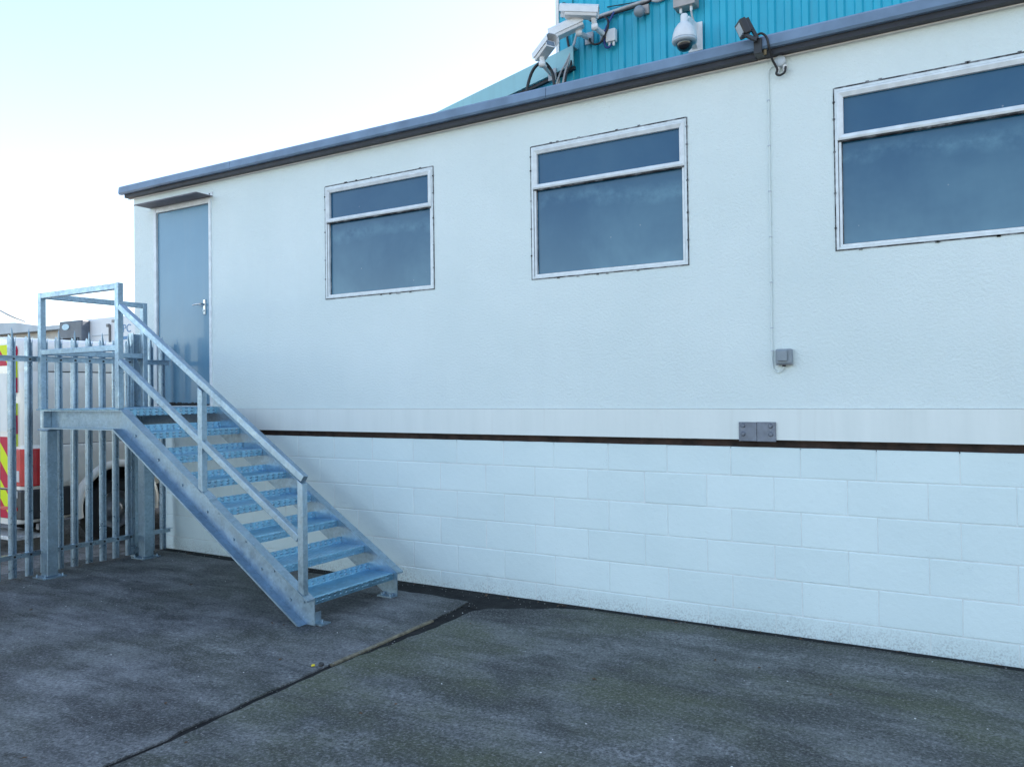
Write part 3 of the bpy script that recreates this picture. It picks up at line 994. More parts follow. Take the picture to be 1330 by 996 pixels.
# ================================================================== palisade fence
fence = thing('palisade_fence', 'galvanised palisade fence with pointed pales beside the stair landing', 'fence', (0.58, -1.5, 0))
def pale_mesh():
    prof = [(-0.036, 0.0), (-0.030, 0.006), (-0.024, 0.020), (-0.014, 0.022), (-0.006, 0.006), (0.006, 0.006), (0.014, 0.022), (0.024, 0.020), (0.030, 0.006), (0.036, 0.0)]
    top = [2.125, 2.165, 2.155, 2.095, 2.205, 2.205, 2.095, 2.155, 2.165, 2.125]
    mb = MB()
    n = len(prof)
    th = 0.004
    vs = []
    for (y, x), zt in zip(prof, top):
        vs += [(x, y, 0.012), (x, y, 2.06), (x, y*1.0, zt)]
    for (y, x), zt in zip(prof, top):
        vs += [(x-th, y, 0.012), (x-th, y, 2.06), (x-th, y, zt)]
    # the outer points splay outwards, the middle one stands up to a tip
    o = 3*n
    fs = []
    for i in range(n-1):
        for k in range(2):
            a = i*3+k
            fs.append((a, a+3, a+4, a+1))
            fs.append((o+a+1, o+a+4, o+a+3, o+a))
        fs.append((i*3+2, i*3+5, o+i*3+5, o+i*3+2))
        fs.append((i*3, o+i*3, o+i*3+3, i*3+3))
    for i in (0, n-1):
        for k in range(2):
            a = i*3+k
            fs.append((a, a+1, o+a+1, o+a))
    mb.add(vs, fs)
    mb.add([(0.006, -0.006, 2.205), (0.006, 0.006, 2.205), (0.002, 0.006, 2.205), (0.002, -0.006, 2.205), (0.004, 0, 2.238)], [(0, 1, 4), (1, 2, 4), (2, 3, 4), (3, 0, 4)])
    me = mb.mesh('pale')
    me.materials.append(MAT['fence_steel'])
    return me
pm = pale_mesh()
ys = [-1.58+0.139*k for k in range(-10, 9)] + [-0.215, -0.085]
bolts = MB()
rail_f = 0.622
for y in ys:
    o = bpy.data.objects.new('pale', pm)
    col.objects.link(o)
    o.parent = fence
    o.location = (0, y+1.5+random.uniform(-0.004, 0.004), random.uniform(-0.006, 0.006))
    o.rotation_euler = (random.uniform(-0.004, 0.004), random.uniform(-0.003, 0.003), random.uniform(-0.06, 0.06))
def frail(z, y0, y1):
    mb = MB()
    mb.box(0.606, 0.612, y0, y1, z-0.024, z+0.024)
    mb.box(0.612, 0.652, y0, y1, z+0.018, z+0.024)
    return mb.build('rail', 'fence_steel', fence)
for z in (1.955, 0.205):
    r1 = frail(z, -3.1, -0.452)
    frail(z, -0.348, -0.02)
    mb = MB()
    for y in ys:
        if y < -0.45:
            mb.lathe([(0.010, 0), (0.009, 0.007)], (0.612, y, z-0.004), (1, 0, 0), 8)
    mb.build('bolt_heads', 'dark_bolt', r1)['kind'] = 'stuff'
# I-section end post
mb = MB()
mb.box(0.565, 0.640, -0.450, -0.443, -0.01, 2.245)
mb.box(0.565, 0.640, -0.357, -0.350, -0.01, 2.245)
mb.box(0.598, 0.604, -0.443, -0.357, -0.01, 2.235)
mb.build('post', 'fence_steel', fence)
mb = MB()
mb.box(0.565, 0.640, -3.20, -3.193, -0.01, 2.245)
mb.box(0.565, 0.640, -3.107, -3.10, -0.01, 2.245)
mb.box(0.598, 0.604, -3.193, -3.107, -0.01, 2.235)
mb.build('post', 'fence_steel', fence)

# ================================================================== van behind the fence
VX, VY = -1.37, -0.96           # centre line, rear face
van = thing('white_van', 'white van with red and yellow chevron rear parked behind the fence', 'van', (VX, VY+2.6, 0))
sec = [(0.0, 0.30), (0.80, 0.30), (0.905, 0.33), (0.935, 0.48), (0.960, 0.66), (0.985, 0.86), (0.998, 1.00), (1.0, 1.085), (0.990, 1.110), (0.980, 1.118), (0.984, 1.130), (0.982, 1.40), (0.972, 1.70), (0.962, 1.868), (0.955, 1.876), (0.957, 1.888), (0.945, 2.02), (0.915, 2.12), (0.860, 2.185), (0.76, 2.225), (0.50, 2.25), (0.0, 2.262)]
sta = [(0.0, 0.90, 0.985), (0.025, 0.955, 0.99), (0.07, 0.985, 1.0), (0.16, 1.0, 1.0), (0.8, 1.0, 1.0), (1.5, 1.0, 1.0), (2.6, 1.0, 1.0), (3.6, 1.0, 1.0), (3.75, 0.995, 0.99), (4.55, 0.96, 0.62), (5.15, 0.90, 0.54), (5.30, 0.80, 0.40)]
def body_mesh():
    bm = bmesh.new()
    rows = []
    for (dy, sw, sh) in sta:
        prof = []
        for x, z in sec:
            zz = z
            if sh < 0.9:
                if z > 0.66:
                    zz = 0.66+(z-0.66)*(sh*2.262-0.66)/(2.262-0.66)
            elif sh < 1:
                zz = 0.30+(z-0.30)*(1-(1-sh)*0.5) if z > 1.2 else z
            prof.append((x*sw, zz))
        ring = [(VX+x, VY+dy, z) for x, z in prof] + [(VX-x, VY+dy, z) for x, z in prof[-2:0:-1]]
        rows.append([bm.verts.new(p) for p in ring])
    n = len(rows[0])
    for a, b in zip(rows, rows[1:]):
        for i in range(n):
            f = bm.faces.new((a[i], a[(i+1) % n], b[(i+1) % n], b[i]))
            f.smooth = True
    bm.faces.new(rows[0])
    bm.faces.new(rows[-1])
    bmesh.ops.recalc_face_normals(bm, faces=bm.faces)
    me = bpy.data.meshes.new('body')
    bm.to_mesh(me)
    bm.free()
    me.materials.append(MAT['van_white'])
    me.materials.append(MAT['underbody_dark'])
    return me
body = bpy.data.objects.new('body', body_mesh())
col.objects.link(body)
WHY = (VY+1.00, VY+4.25)
WR = 0.345
cut = MB()
for wy in WHY:
    arch = [(wy-0.425, 0.05), (wy+0.425, 0.05)] + [(wy+0.425*math.cos(math.pi*k/24), 0.40+0.425*math.sin(math.pi*k/24)) for k in range(25)]
    for sx in (-1, 1):
        cut.prism(arch, min(VX+sx*0.70, VX+sx*1.15), max(VX+sx*0.70, VX+sx*1.15), 'x')
cut_o = cut.build('cutter', 'underbody_dark')
bo_ = body.modifiers.new('arches', 'BOOLEAN')
bo_.object = cut_o
bo_.operation = 'DIFFERENCE'
bo_.solver = 'EXACT'
if hasattr(bo_, 'material_mode'):
    bo_.material_mode = 'TRANSFER'
dg = bpy.context.evaluated_depsgraph_get()
me = bpy.data.meshes.new_from_object(body.evaluated_get(dg))
body.modifiers.clear()
body.data = me
bpy.data.objects.remove(cut_o)
put(body, van)
# flared arch lips
for sx in (1, -1):
    for wy in WHY:
        mb = MB()
        n = 22
        vs = []
        for i in range(n+1):
            a = R(-12) + (math.pi+2*R(12))*i/n
            c_, s_ = math.cos(a), math.sin(a)
            for rr, xx in ((0.420, 0.965), (0.424, 1.018), (0.455, 1.022), (0.500, 1.004), (0.512, 0.955)):
                vs.append((VX+sx*xx, wy+rr*c_, 0.40+rr*s_))
        fs = [(i*5+k, i*5+k+1, i*5+k+6, i*5+k+5) for i in range(n) for k in range(4)]
        mb.add(vs, fs, True)
        mb.build('wheel_arch', 'van_white', van)
        w = MB()
        w.lathe([(0.20, 0.0), (WR-0.03, 0.0), (WR, 0.03), (WR, 0.19), (WR-0.03, 0.22), (0.215, 0.225)], (VX+sx*0.735, wy, WR), (sx, 0, 0), 36, False)
        wo = w.build('wheel', 'tyre_rubber', van)
        r_ = MB()
        r_.lathe([(0.213, 0.0), (0.213, 0.215), (0.195, 0.219), (0.185, 0.16), (0.10, 0.175), (0.085, 0.215), (0.05, 0.222)], (VX+sx*0.735, wy, WR), (sx, 0, 0), 30)
        for k in range(5):
            a = 2*math.pi*k/5
            r_.lathe([(0.012, 0.175), (0.010, 0.20)], (VX+sx*0.735, wy+0.125*math.cos(a), WR+0.125*math.sin(a)), (sx, 0, 0), 6)
        r_.build('rim', 'wheel_steel', wo)
# black rear bumper and sill trim
mb = MB()
bp = [(-0.93, -0.02), (0.93, -0.02), (0.985, 0.02), (1.0, 0.10), (0.995, 0.50), (0.94, 0.50), (0.94, 0.12), (-0.94, 0.12), (-0.94, 0.50), (-0.995, 0.50), (-1.0, 0.10), (-0.985, 0.02)]
mb.prism([(VX+x, VY+y) for x, y in bp], 0.36, 0.665, 'z')
bmp = mb.build('rear_bumper', 'van_black_trim', van, 0.02)
for sx in (1, -1):
    mb = MB()
    mb.box(VX+sx*0.70-0.17, VX+sx*0.70+0.17, VY-0.026, VY-0.018, 0.455, 0.49)
    mb.build('reflector', 'red_lens', bmp)
for sx in (1, -1):
    mb = MB()
    mb.box(min(VX+sx*0.93, VX+sx*1.0), max(VX+sx*0.93, VX+sx*1.0), VY+1.50, VY+3.76, 0.34, 0.58)
    mb.build('sill_trim', 'van_black_trim', van, 0.015)
    # side rubbing lower body under the rear quarter
    mb = MB()
    mb.bar((VX+sx*0.90, VY+0.16, 0.27), (VX+sx*0.90, VY+0.60, 0.27), 0.05, 0.06)
    mb.build('chassis_rail', 'wheel_steel', van)
mb = MB()
mb.box(VX-0.86, VX+0.96, VY-0.10, VY+0.18, 0.165, 0.205)
mb.build('rear_step', 'chequer_alu', van, 0.006)
# tail lamps wrap the rear corners
for sx in (1, -1):
    mb = MB()
    arc = [(0.80, -0.012), (0.90, -0.008), (0.965, 0.020), (0.995, 0.075), (1.006, 0.155), (0.96, 0.155), (0.93, 0.06), (0.80, 0.03)]
    mb.prism([(VX+sx*x, VY+y) for x, y in arc], 0.700, 1.085, 'z')
    tl = mb.build('tail_lamp', 'red_lens', van, 0.012)
    mb = MB()
    mb.prism([(VX+sx*x, VY+y) for x, y in [(0.815, -0.016), (0.885, -0.0125), (0.885, 0.0), (0.815, 0.0)]], 0.745, 0.86, 'z')
    mb.build('reversing_lens', 'clear_lens', tl, 0.004)
for sx in (1, -1):
    for nm, z in (('waist_groove', 1.112), ('upper_groove', 1.878)):
        mb = MB()
        xx = 0.9865 if z < 1.5 else 0.959
        mb.box(VX+sx*xx-0.004, VX+sx*xx+0.004, VY+0.16, VY+3.55, z-0.006, z+0.004)
        mb.build(nm, 'van_black_trim', van)
    mb = MB()
    mb.prism([(0.9775, 1.14), (0.985, 1.14), (0.9635, 1.86), (0.956, 1.86)], VY+0.158, VY+0.163, 'y')
    mb.v = [(VX+sx*x, y, z) for x, y, z in mb.v]
    mb.build('panel_seam', 'van_black_trim', van)
# rear doors with print, hinges, plate
for sx in (1, -1):
    a, b = (VX+0.012, VX+0.74) if sx > 0 else (VX-0.74, VX-0.012)
    mb = MB()
    mb.box(a, b, VY-0.020, VY+0.02, 0.67, 2.17)
    dd = mb.build('rear_door', 'van_white', van, 0.012)
    mb = MB()
    mb.box(a+0.015, b-0.012, VY-0.0235, VY-0.0205, 0.68, 1.205)
    mb.build('chevron_panel', 'chevron_print', dd)
    mb = MB()
    mb.box(a+0.015, b-0.012, VY-0.0235, VY-0.0205, 1.94, 2.155)
    mb.build('chevron_panel', 'chevron_print', dd)
    mb = MB()
    mb.box(a+0.06, b-0.06, VY-0.0225, VY-0.0203, 1.26, 1.86)
    mb.build('blank_window', 'plate_white', dd)
    for z in (0.85, 1.62, 2.02):
        mb = MB()
        xh = VX+sx*0.765
        mb.box(xh-0.03, xh+0.03, VY-0.028, VY+0.0, z, z+0.09)
        mb.build('hinge', 'van_white', dd, 0.006)
    mb = MB()
    xc = VX+sx*0.825
    mb.prism([(xc-0.018, 1.11), (xc+0.018, 1.11), (xc+0.018, 1.55), (xc-0.018, 1.55)], VY-0.0235, VY+0.004, 'y')
    mb.prism([(xc-0.018, 1.66), (xc+0.018, 1.66), (xc+0.018, 2.10), (xc, 2.14), (xc-0.018, 2.12)], VY-0.0235, VY+0.004, 'y')
    mb.build('chevron_strip', 'chevron_print', dd)
mb = MB()
mb.box(VX-0.74, VX+0.735, VY-0.0245, VY-0.0205, 0.37, 0.655)
mb.build('chevron_panel', 'chevron_print', bmp)
mb = MB()
mb.box(VX+0.805, VX+0.875, VY-0.0265, VY-0.0205, 0.585, 0.655)
sp_ = mb.build('bumper_plate', 'plate_white', bmp)
tme = text_mesh('E', 0.075, 'plate_letter')
tme.transform(Matrix.Translation((VX+0.84, VY-0.0275, 0.618)) @ Matrix.Rotation(R(90), 4, 'X'))
lt = bpy.data.objects.new('plate_letter', tme)
tme.materials.append(MAT['lettering_black'])
col.objects.link(lt)
put(lt, bmp)
# front end: windscreen and side glass, lamps
mb = MB()
mb.add([(VX-0.80, VY+3.86, 2.06), (VX+0.80, VY+3.86, 2.06), (VX+0.86, VY+4.55, 1.42), (VX-0.86, VY+4.55, 1.42), (VX-0.80, VY+3.80, 2.02), (VX+0.80, VY+3.80, 2.02), (VX+0.86, VY+4.49, 1.38), (VX-0.86, VY+4.49, 1.38)],
       [(0, 1, 2, 3), (7, 6, 5, 4), (0, 4, 5, 1), (1, 5, 6, 2), (2, 6, 7, 3), (3, 7, 4, 0)])
mb.build('windscreen', 'dark_glass', van)
for sx in (1, -1):
    mb = MB()
    mb.prism([(VY+2.95, 1.22), (VY+3.95, 1.22), (VY+3.55, 1.80), (VY+2.95, 1.80)], VX+sx*0.975-0.012, VX+sx*0.975+0.012, 'x')
    mb.build('cab_window', 'dark_glass', van)
    mb = MB()
    mb.box(VX+sx*0.62-0.13, VX+sx*0.62+0.13, VY+5.14, VY+5.24, 0.80, 0.98)
    mb.build('headlight', 'clear_lens', van, 0.02)

# ================================================================== warehouse behind
wh = thing('blue_warehouse', 'tall turquoise profiled steel warehouse wall rising behind the cabin roof', 'warehouse', (4.2, 2.0, 0))
pit = 0.1455
def sheet_mesh(n, z0, z1):
    prof = []
    x = 0.0
    for k in range(n):
        prof += [(x, 0.0), (x+0.058, 0.0), (x+0.074, -0.024), (x+0.122, -0.024), (x+0.138, 0.0)]
        x += pit
    prof.append((x, 0.0))
    mb = MB()
    vs = [(px, py, z) for px, py in prof for z in (z0, z1)] + [(px, py+0.002, z) for px, py in prof for z in (z0, z1)]
    m_ = len(prof)
    fs = []
    for i in range(m_-1):
        a, b = 2*i, 2*i+2
        fs.append((a, b, b+1, a+1))
        o_ = 2*m_
        fs.append((o_+a, o_+a+1, o_+b+1, o_+b))
    mb.add(vs, fs)
    me = mb.mesh('cladding_sheet')
    me.materials.append(MAT['turquoise_cladding'])
    return me
sm_ = sheet_mesh(7, 0.0, 6.6)
for k in range(8):
    o = bpy.data.objects.new('cladding_sheet', sm_)
    col.objects.link(o)
    o.parent = wh
    o.location = (4.405-4.2+k*(7*pit), 0.0, 0.0)
mb = MB()
mb.box(4.44, 12.5, 2.03, 2.16, 0, 6.58)
mb.box(4.44, 12.5, 2.161, 11.0, 6.40, 6.58)
mb.build('frame_wall', 'pale_teal_trim', wh)
mb = MB()
mb.box(4.262, 4.404, 1.972, 1.980, 0, 6.62)
mb.box(4.254, 4.2615, 1.972, 11.0, 0, 6.62)
mb.build('corner_flashing', 'turquoise_cladding', wh, 0.003)
mb = MB()
mb.box(4.215, 4.250, 1.965, 2.030, 0, 6.63)
mb.build('corner_strip', 'white_trim', wh)
mb = MB()
mb.box(4.20, 12.5, 1.90, 2.17, 6.63, 6.80)
mb.build('parapet_cap', 'pale_teal_trim', wh)

wing = thing('lean_to_shed', 'pale teal shallow gable of the low shed left of the turquoise warehouse', 'shed', (2.0, 1.9, 0))
GA, GB = (2.0, 4.620), (4.447, 5.130)
sl = (GB[1]-GA[1])/(GB[0]-GA[0])
mb = MB()
mb.prism([(GA[0], GA[1]-0.20), (GB[0], GB[1]-0.20), GB, GA], 1.89, 1.905, 'y')
mb.prism([(GA[0], GA[1]-0.008), (GB[0], GB[1]-0.008), GB, GA], 1.9055, 2.6, 'y')
mb.build('verge_board', 'pale_teal_trim', wing, 0.002)
mb = MB()
mb.prism([(GA[0], GA[1]-0.235), (GB[0], GB[1]-0.235), (GB[0], GB[1]-0.202), (GA[0], GA[1]-0.202)], 1.915, 1.955, 'y')
mb.build('shadow_gap', 'dark_fascia', wing)
mb = MB()
mb.prism([(GA[0]+0.05, 0.0), (4.21, 0.0), (4.21, 4.83), (GA[0]+0.05, 4.38)], 1.96, 2.06, 'y')
mb.prism([(GA[0]+0.05, 4.38), (4.21, 4.83), (4.21, 4.87), (GA[0]+0.05, 4.42)], 2.061, 8.0, 'y')
mb.build('gable_wall', 'turquoise_cladding', wing)

# ================================================================== things fixed to the warehouse wall
def cctv(name, label, back, lens, arm_pts, size=(0.115, 0.10)):
    root = thing(name, label, 'camera', back, 'bullet cameras on the warehouse corner')
    b, l = Vector(back), Vector(lens)
    d = (l-b).normalized()
    L = (l-b).length
    x = d.cross(Vector((0, 0, 1))).normalized()
    u = x.cross(d).normalized()
    M_ = Matrix(((x.x, d.x, u.x, b.x), (x.y, d.y, u.y, b.y), (x.z, d.z, u.z, b.z), (0, 0, 0, 1)))
    w, h = size
    def local(mb):
        mb.v = [tuple(M_ @ Vector(p)) for p in mb.v]
        return mb
    mb = MB()
    mb.prism([(-w/2+0.008, -h/2), (w/2-0.008, -h/2), (w/2, -h/2+0.02), (w/2, h/2-0.03), (-w/2, h/2-0.03), (-w/2, -h/2+0.02)], 0.0, L*0.94, 'y')
    hs = local(mb).build('housing', 'camera_white', root, 0.004)
    mb = MB()
    mb.prism([(-w/2-0.010, -h/2+0.028), (-w/2-0.010, h/2-0.012), (-w/2+0.018, h/2+0.016), (w/2-0.018, h/2+0.016), (w/2+0.010, h/2-0.012), (w/2+0.010, -h/2+0.028), (w/2+0.005, -h/2+0.028), (w/2+0.005, h/2-0.014), (w/2-0.020, h/2+0.010), (-w/2+0.020, h/2+0.010), (-w/2-0.005, h/2-0.014), (-w/2-0.005, -h/2+0.028)], -0.01, L+0.035, 'y')
    local(mb).build('sun_shield', 'camera_white', root)
    mb = MB()
    mb.box(-w/2+0.016, w/2-0.016, L*0.94, L*0.94+0.004, -h/2+0.014, h/2-0.04)
    local(mb).build('lens_window', 'lens_blue', hs)
    mb = MB()
    mb.tube(arm_pts, 0.026, 10)
    for p in arm_pts[1:-1]:
        mb.lathe([(0.030, -0.030), (0.038, 0.0), (0.030, 0.030)], p, (1, 0.3, 0), 12)
    local_arm = mb.build('bracket', 'camera_white', root)
    mb = MB()
    e = Vector(arm_pts[-1])
    mb.box(e.x-0.045, e.x+0.045, e.y-0.012, e.y+0.012, e.z-0.06, e.z+0.06)
    mb.build('wall_plate', 'camera_grey', root, 0.003)
    return root
cctv('cctv_camera', 'level white bullet camera, the highest on the warehouse corner', (4.838, 1.64, 5.255), (4.530, 1.52, 5.295),
     [(4.80, 1.63, 5.215), (4.80, 1.66, 5.135), (4.77, 1.96, 5.175)])
cctv('cctv_camera', 'white bullet camera tilted down to the left under the highest one', (4.665, 1.66, 5.220), (4.400, 1.56, 5.115),
     [(4.63, 1.66, 5.190), (4.62, 1.68, 5.130), (4.60, 1.96, 5.185)])
cctv('cctv_camera', 'white bullet camera on a short pole facing right above the cabin roof edge', (4.235, 1.55, 4.925), (4.445, 1.42, 4.990),
     [(4.300, 1.50, 4.895), (4.302, 1.50, 4.830), (4.215, 1.88, 4.870)])

# dome camera
dome = thing('dome_camera', 'white pear-shaped dome camera hanging on the turquoise wall', 'camera', (5.70, 1.97, 4.72))
DC = Vector((5.692, 1.66, 0))
mb = MB()
mb.lathe([(0.030, 5.030), (0.034, 5.020), (0.035, 4.965), (0.040, 4.955), (0.060, 4.940), (0.088, 4.900), (0.105, 4.850), (0.112, 4.808), (0.112, 4.800)], DC, (0, 0, 1), 28)
hd_ = mb.build('housing', 'camera_white', dome)
mb = MB()
mb.lathe([(0.108, 4.799), (0.114, 4.795), (0.112, 4.775), (0.090, 4.765), (0.078, 4.763)], DC, (0, 0, 1), 28)
mb.build('rim', 'light_grey_plastic', dome)
mb = MB()
mb.lathe([(0.076, 4.7625), (0.074, 4.745), (0.064, 4.720), (0.045, 4.702), (0.018, 4.692), (0.002, 4.690)], DC, (0, 0, 1), 24)
mb.build('dome_bubble', 'dark_glass', dome)
mb = MB()
mb.tube([(DC.x, DC.y, 5.00), (DC.x+0.005, 1.80, 5.00)], 0.03, 10)
mb.prism([(1.72, 4.965), (1.955, 4.82), (1.955, 5.06), (1.72, 5.035)], DC.x-0.022, DC.x+0.03, 'x')
mb.build('arm', 'camera_white', dome)
mb = MB()
mb.box(DC.x-0.06, DC.x+0.075, 1.956, 1.972, 4.80, 5.07)
mb.build('wall_plate', 'camera_white', dome, 0.003)
# supply box above the dome camera
pb = thing('supply_box', 'brown-grey metal box fixed above the dome camera', 'box', (5.63, 1.97, 5.2))
mb = MB()
mb.box(5.525, 5.735, 1.84, 1.972, 5.205, 5.50)
pbx = mb.build('case', 'box_brown_grey', pb, 0.006)
mb = MB()
for x in (5.585, 5.685):
    mb.lathe([(0.014, 0), (0.014, 0.03), (0.010, 0.045)], (x, 1.89, 5.204), (0, 0, -1), 10)
mb.build('cable_gland', 'camera_white', pb)['kind'] = 'stuff'
mb = MB()
mb.tube(smooth_path([(5.685, 1.89, 5.165), (5.69, 1.90, 5.11), (5.70, 1.94, 5.05)]), 0.010, 8)
mb.build('cable', 'grey_cable', pb)
# small junction box with glands
jb = thing('junction_box', 'small white junction box on the turquoise wall right of the bullet cameras', 'box', (4.86, 1.97, 5.06))
mb = MB()
mb.box(4.800, 4.902, 1.91, 1.972, 5.080, 5.205)
mb.build('case', 'camera_white', jb, 0.008)
mb = MB()
for x in (4.83, 4.875):
    mb.lathe([(0.013, 0), (0.013, 0.025), (0.009, 0.04)], (x, 1.94, 5.0795), (0, 0, -1), 10)
mb.build('cable_gland', 'camera_white', jb)['kind'] = 'stuff'
# grey sensor ball
sb = thing('sensor_ball', 'grey ball-shaped sensor below the cables on the turquoise wall', 'sensor', (5.16, 1.97, 5.29))
mb = MB()
mb.lathe([(0.004, -0.055)] + [(0.055*math.sin(math.pi*k/12), -0.055*math.cos(math.pi*k/12)) for k in range(1, 12)] + [(0.004, 0.055)], (5.165, 1.90, 5.292), (0, 0, 1), 20)
mb.build('ball', 'grey_plastic', sb)
mb = MB()
mb.box(5.15, 5.245, 1.94, 1.972, 5.275, 5.365)
mb.build('base', 'box_brown_grey', sb, 0.004)

def cable(name, label, pts, r, mat, cat='cable', n=6):
    mb = MB()
    mb.tube(smooth_path(pts, n), r, 7)
    o = mb.build(name, mat)
    return tag(o, label, cat)
cable('cable_bundle', 'grey cable bundle sweeping up to the right behind the grey sensor ball', [(4.60, 1.955, 5.375), (4.75, 1.955, 5.385), (4.90, 1.955, 5.392), (5.14, 1.955, 5.405), (5.25, 1.955, 5.405), (5.34, 1.95, 5.372), (5.42, 1.955, 5.40), (5.43, 1.955, 5.50)], 0.017, 'grey_cable')
cable('cable', 'black cable running under the grey bundle on the turquoise wall', [(4.62, 1.945, 5.352), (4.80, 1.945, 5.358), (4.95, 1.945, 5.365), (5.14, 1.945, 5.372), (5.28, 1.945, 5.40), (5.30, 1.945, 5.50)], 0.011, 'black_cable')
cable('cable', 'thin dark wire strung level above the cable bundle', [(4.80, 1.962, 5.455), (4.95, 1.962, 5.440), (5.10, 1.962, 5.425), (5.21, 1.962, 5.418)], 0.005, 'black_cable')
cable('cable', 'black cable looping below the brackets of the two upper bullet cameras', [(4.625, 1.92, 5.160), (4.645, 1.90, 5.110), (4.70, 1.89, 5.075), (4.76, 1.89, 5.085), (4.795, 1.90, 5.150), (4.830, 1.91, 5.227), (4.821, 1.92, 5.306), (4.780, 1.94, 5.350)], 0.011, 'black_cable')
cable('cable', 'blue-black cable dropping to the small white junction box', [(4.885, 1.94, 5.375), (4.832, 1.93, 5.284), (4.790, 1.93, 5.207), (4.778, 1.93, 5.110), (4.795, 1.93, 5.040), (4.83, 1.935, 5.035), (4.85, 1.94, 5.060)], 0.011, 'blue_cable')
cable('cable_pipe', 'pale cable pipe slanting down across the warehouse corner', [(4.501, 1.94, 5.335), (4.446, 1.93, 5.174), (4.409, 1.90, 5.025), (4.371, 1.87, 4.874), (4.340, 1.85, 4.70)], 0.012, 'grey_cable', 'pipe')
cable('cable_pipe', 'second pale cable pipe curving left towards the cabin roof', [(4.455, 1.935, 5.180), (4.375, 1.87, 4.953), (4.315, 1.86, 4.86), (4.26, 1.85, 4.72)], 0.009, 'grey_cable', 'pipe')
cable('cable', 'black cable hanging down the warehouse corner beside the pale pipes', [(4.346, 1.95, 5.306), (4.375, 1.94, 5.156), (4.415, 1.92, 5.029), (4.425, 1.88, 4.924), (4.38, 1.87, 4.839), (4.36, 1.86, 4.70)], 0.013, 'black_cable')
cable('cable', 'thin dark wire looping at the top of the warehouse corner strip', [(4.30, 1.96, 5.47), (4.27, 1.95, 5.56), (4.31, 1.95, 5.62), (4.38, 1.95, 5.57), (4.42, 1.955, 5.48)], 0.005, 'black_cable')
cable('cable', 'thick black hose arching under the bullet camera on the short pole', [(4.065, 1.60, 4.60), (4.085, 1.60, 4.72), (4.135, 1.60, 4.830), (4.201, 1.60, 4.885), (4.263, 1.60, 4.892), (4.323, 1.60, 4.830), (4.365, 1.60, 4.745), (4.381, 1.60, 4.60)], 0.016, 'black_cable')

# ================================================================== things fixed to the cabin
fl = thing('floodlight', 'small black floodlight on the cabin roof edge', 'floodlight', (6.765, -0.14, 3.80))
ctr = Vector((6.690, -0.215, 3.925))
d = Vector((-0.72, -0.45, -0.38)).normalized()        # facing
x_ = d.cross(Vector((0, 0, 1))).normalized()
u_ = x_.cross(d).normalized()
ML = Matrix(((x_.x, d.x, u_.x, ctr.x), (x_.y, d.y, u_.y, ctr.y), (x_.z, d.z, u_.z, ctr.z), (0, 0, 0, 1)))
def loc_build(mb, M_, *a):
    mb.v = [tuple(M_ @ Vector(p)) for p in mb.v]
    return mb.build(*a)
mb = MB()
mb.box(-0.055, 0.055, -0.025, 0.018, -0.050, 0.050)
lh = loc_build(mb, ML, 'lamp_head', 'black_plastic', fl, 0.006)
mb = MB()
mb.box(-0.038, 0.038, 0.0185, 0.021, -0.034, 0.034)
loc_build(mb, ML, 'lamp_lens', 'lamp_glass', lh)
mb = MB()
for k in range(6):
    mb.box(-0.045+k*0.017, -0.039+k*0.017, -0.048, -0.026, -0.04, 0.04)
loc_build(mb, ML, 'cooling_fins', 'black_plastic', lh)
mb = MB()
mb.bar((6.735, -0.185, 3.945), (6.772, -0.165, 3.862), 0.02, 0.02)
mb.bar((6.700, -0.245, 3.880), (6.765, -0.175, 3.850), 0.02, 0.02)
mb.box(6.745, 6.795, -0.150, -0.134, 3.775, 3.870)
mb.box(6.744, 6.796, -0.1335, -0.028, 3.774, 3.786)
mb.build('bracket', 'black_plastic', fl)
mb = MB()
mb.box(6.797, 6.815, -0.105, -0.092, 3.775, 3.805)
mb.build('fixing_clip', 'brass_screw', fl)
cable('cable', 'black cable from the floodlight down to the round junction box', [(6.770, -0.165, 3.885), (6.800, -0.160, 3.890), (6.828, -0.150, 3.860), (6.838, -0.135, 3.80), (6.845, -0.08, 3.74), (6.868, -0.05, 3.685), (6.862, -0.045, 3.655), (6.885, -0.045, 3.640), (6.915, -0.045, 3.655), (6.922, -0.045, 3.69)], 0.0075, 'black_cable')
rj = thing('round_junction_box', 'round pale grey junction box on the cabin wall below the floodlight', 'box', (6.885, 0.0, 3.70))
mb = MB()
mb.lathe([(0.036, 0.0), (0.036, 0.038), (0.033, 0.044), (0.012, 0.046)], (6.884, -0.001, 3.737), (0, -1, 0), 24)
mb.build('case', 'light_grey_plastic', rj)
mb = MB()
for x in (6.866, 6.912):
    mb.lathe([(0.015, 0), (0.015, 0.022), (0.012, 0.024), (0.012, 0.045)], (x, -0.022, 3.708), (0, 0, -1), 10)
mb.build('cable_gland', 'camera_white', rj)['kind'] = 'stuff'
mb = MB()
mb.tube(smooth_path([(6.866, -0.012, 3.715), (6.83, -0.010, 3.722), (6.805, -0.009, 3.69), (6.803, -0.009, 3.60)], 5) + [(6.801, -0.009, 2.6), (6.799, -0.009, 1.80)] + smooth_path([(6.799, -0.009, 1.780), (6.806, -0.009, 1.735), (6.835, -0.010, 1.712), (6.862, -0.012, 1.725), (6.876, -0.016, 1.756)], 5), 0.0055, 8)
cd_ = mb.build('wall_cable', 'white_render')
tag(cd_, 'thin white-painted cable clipped down the cabin wall between the two boxes', 'cable')
mb = MB()
for z in (3.5, 3.2, 2.9, 2.6, 2.3, 2.0, 1.85):
    mb.box(6.792, 6.809, -0.016, -0.001, z, z+0.007)
mb.build('clip', 'light_grey_plastic', cd_)['kind'] = 'stuff'
gb = thing('outlet_box', 'weathered grey outlet box at the lower end of the wall cable', 'box', (6.878, 0.0, 1.76))
mb = MB()
mb.box(6.826, 6.932, -0.045, -0.001, 1.764, 1.862)
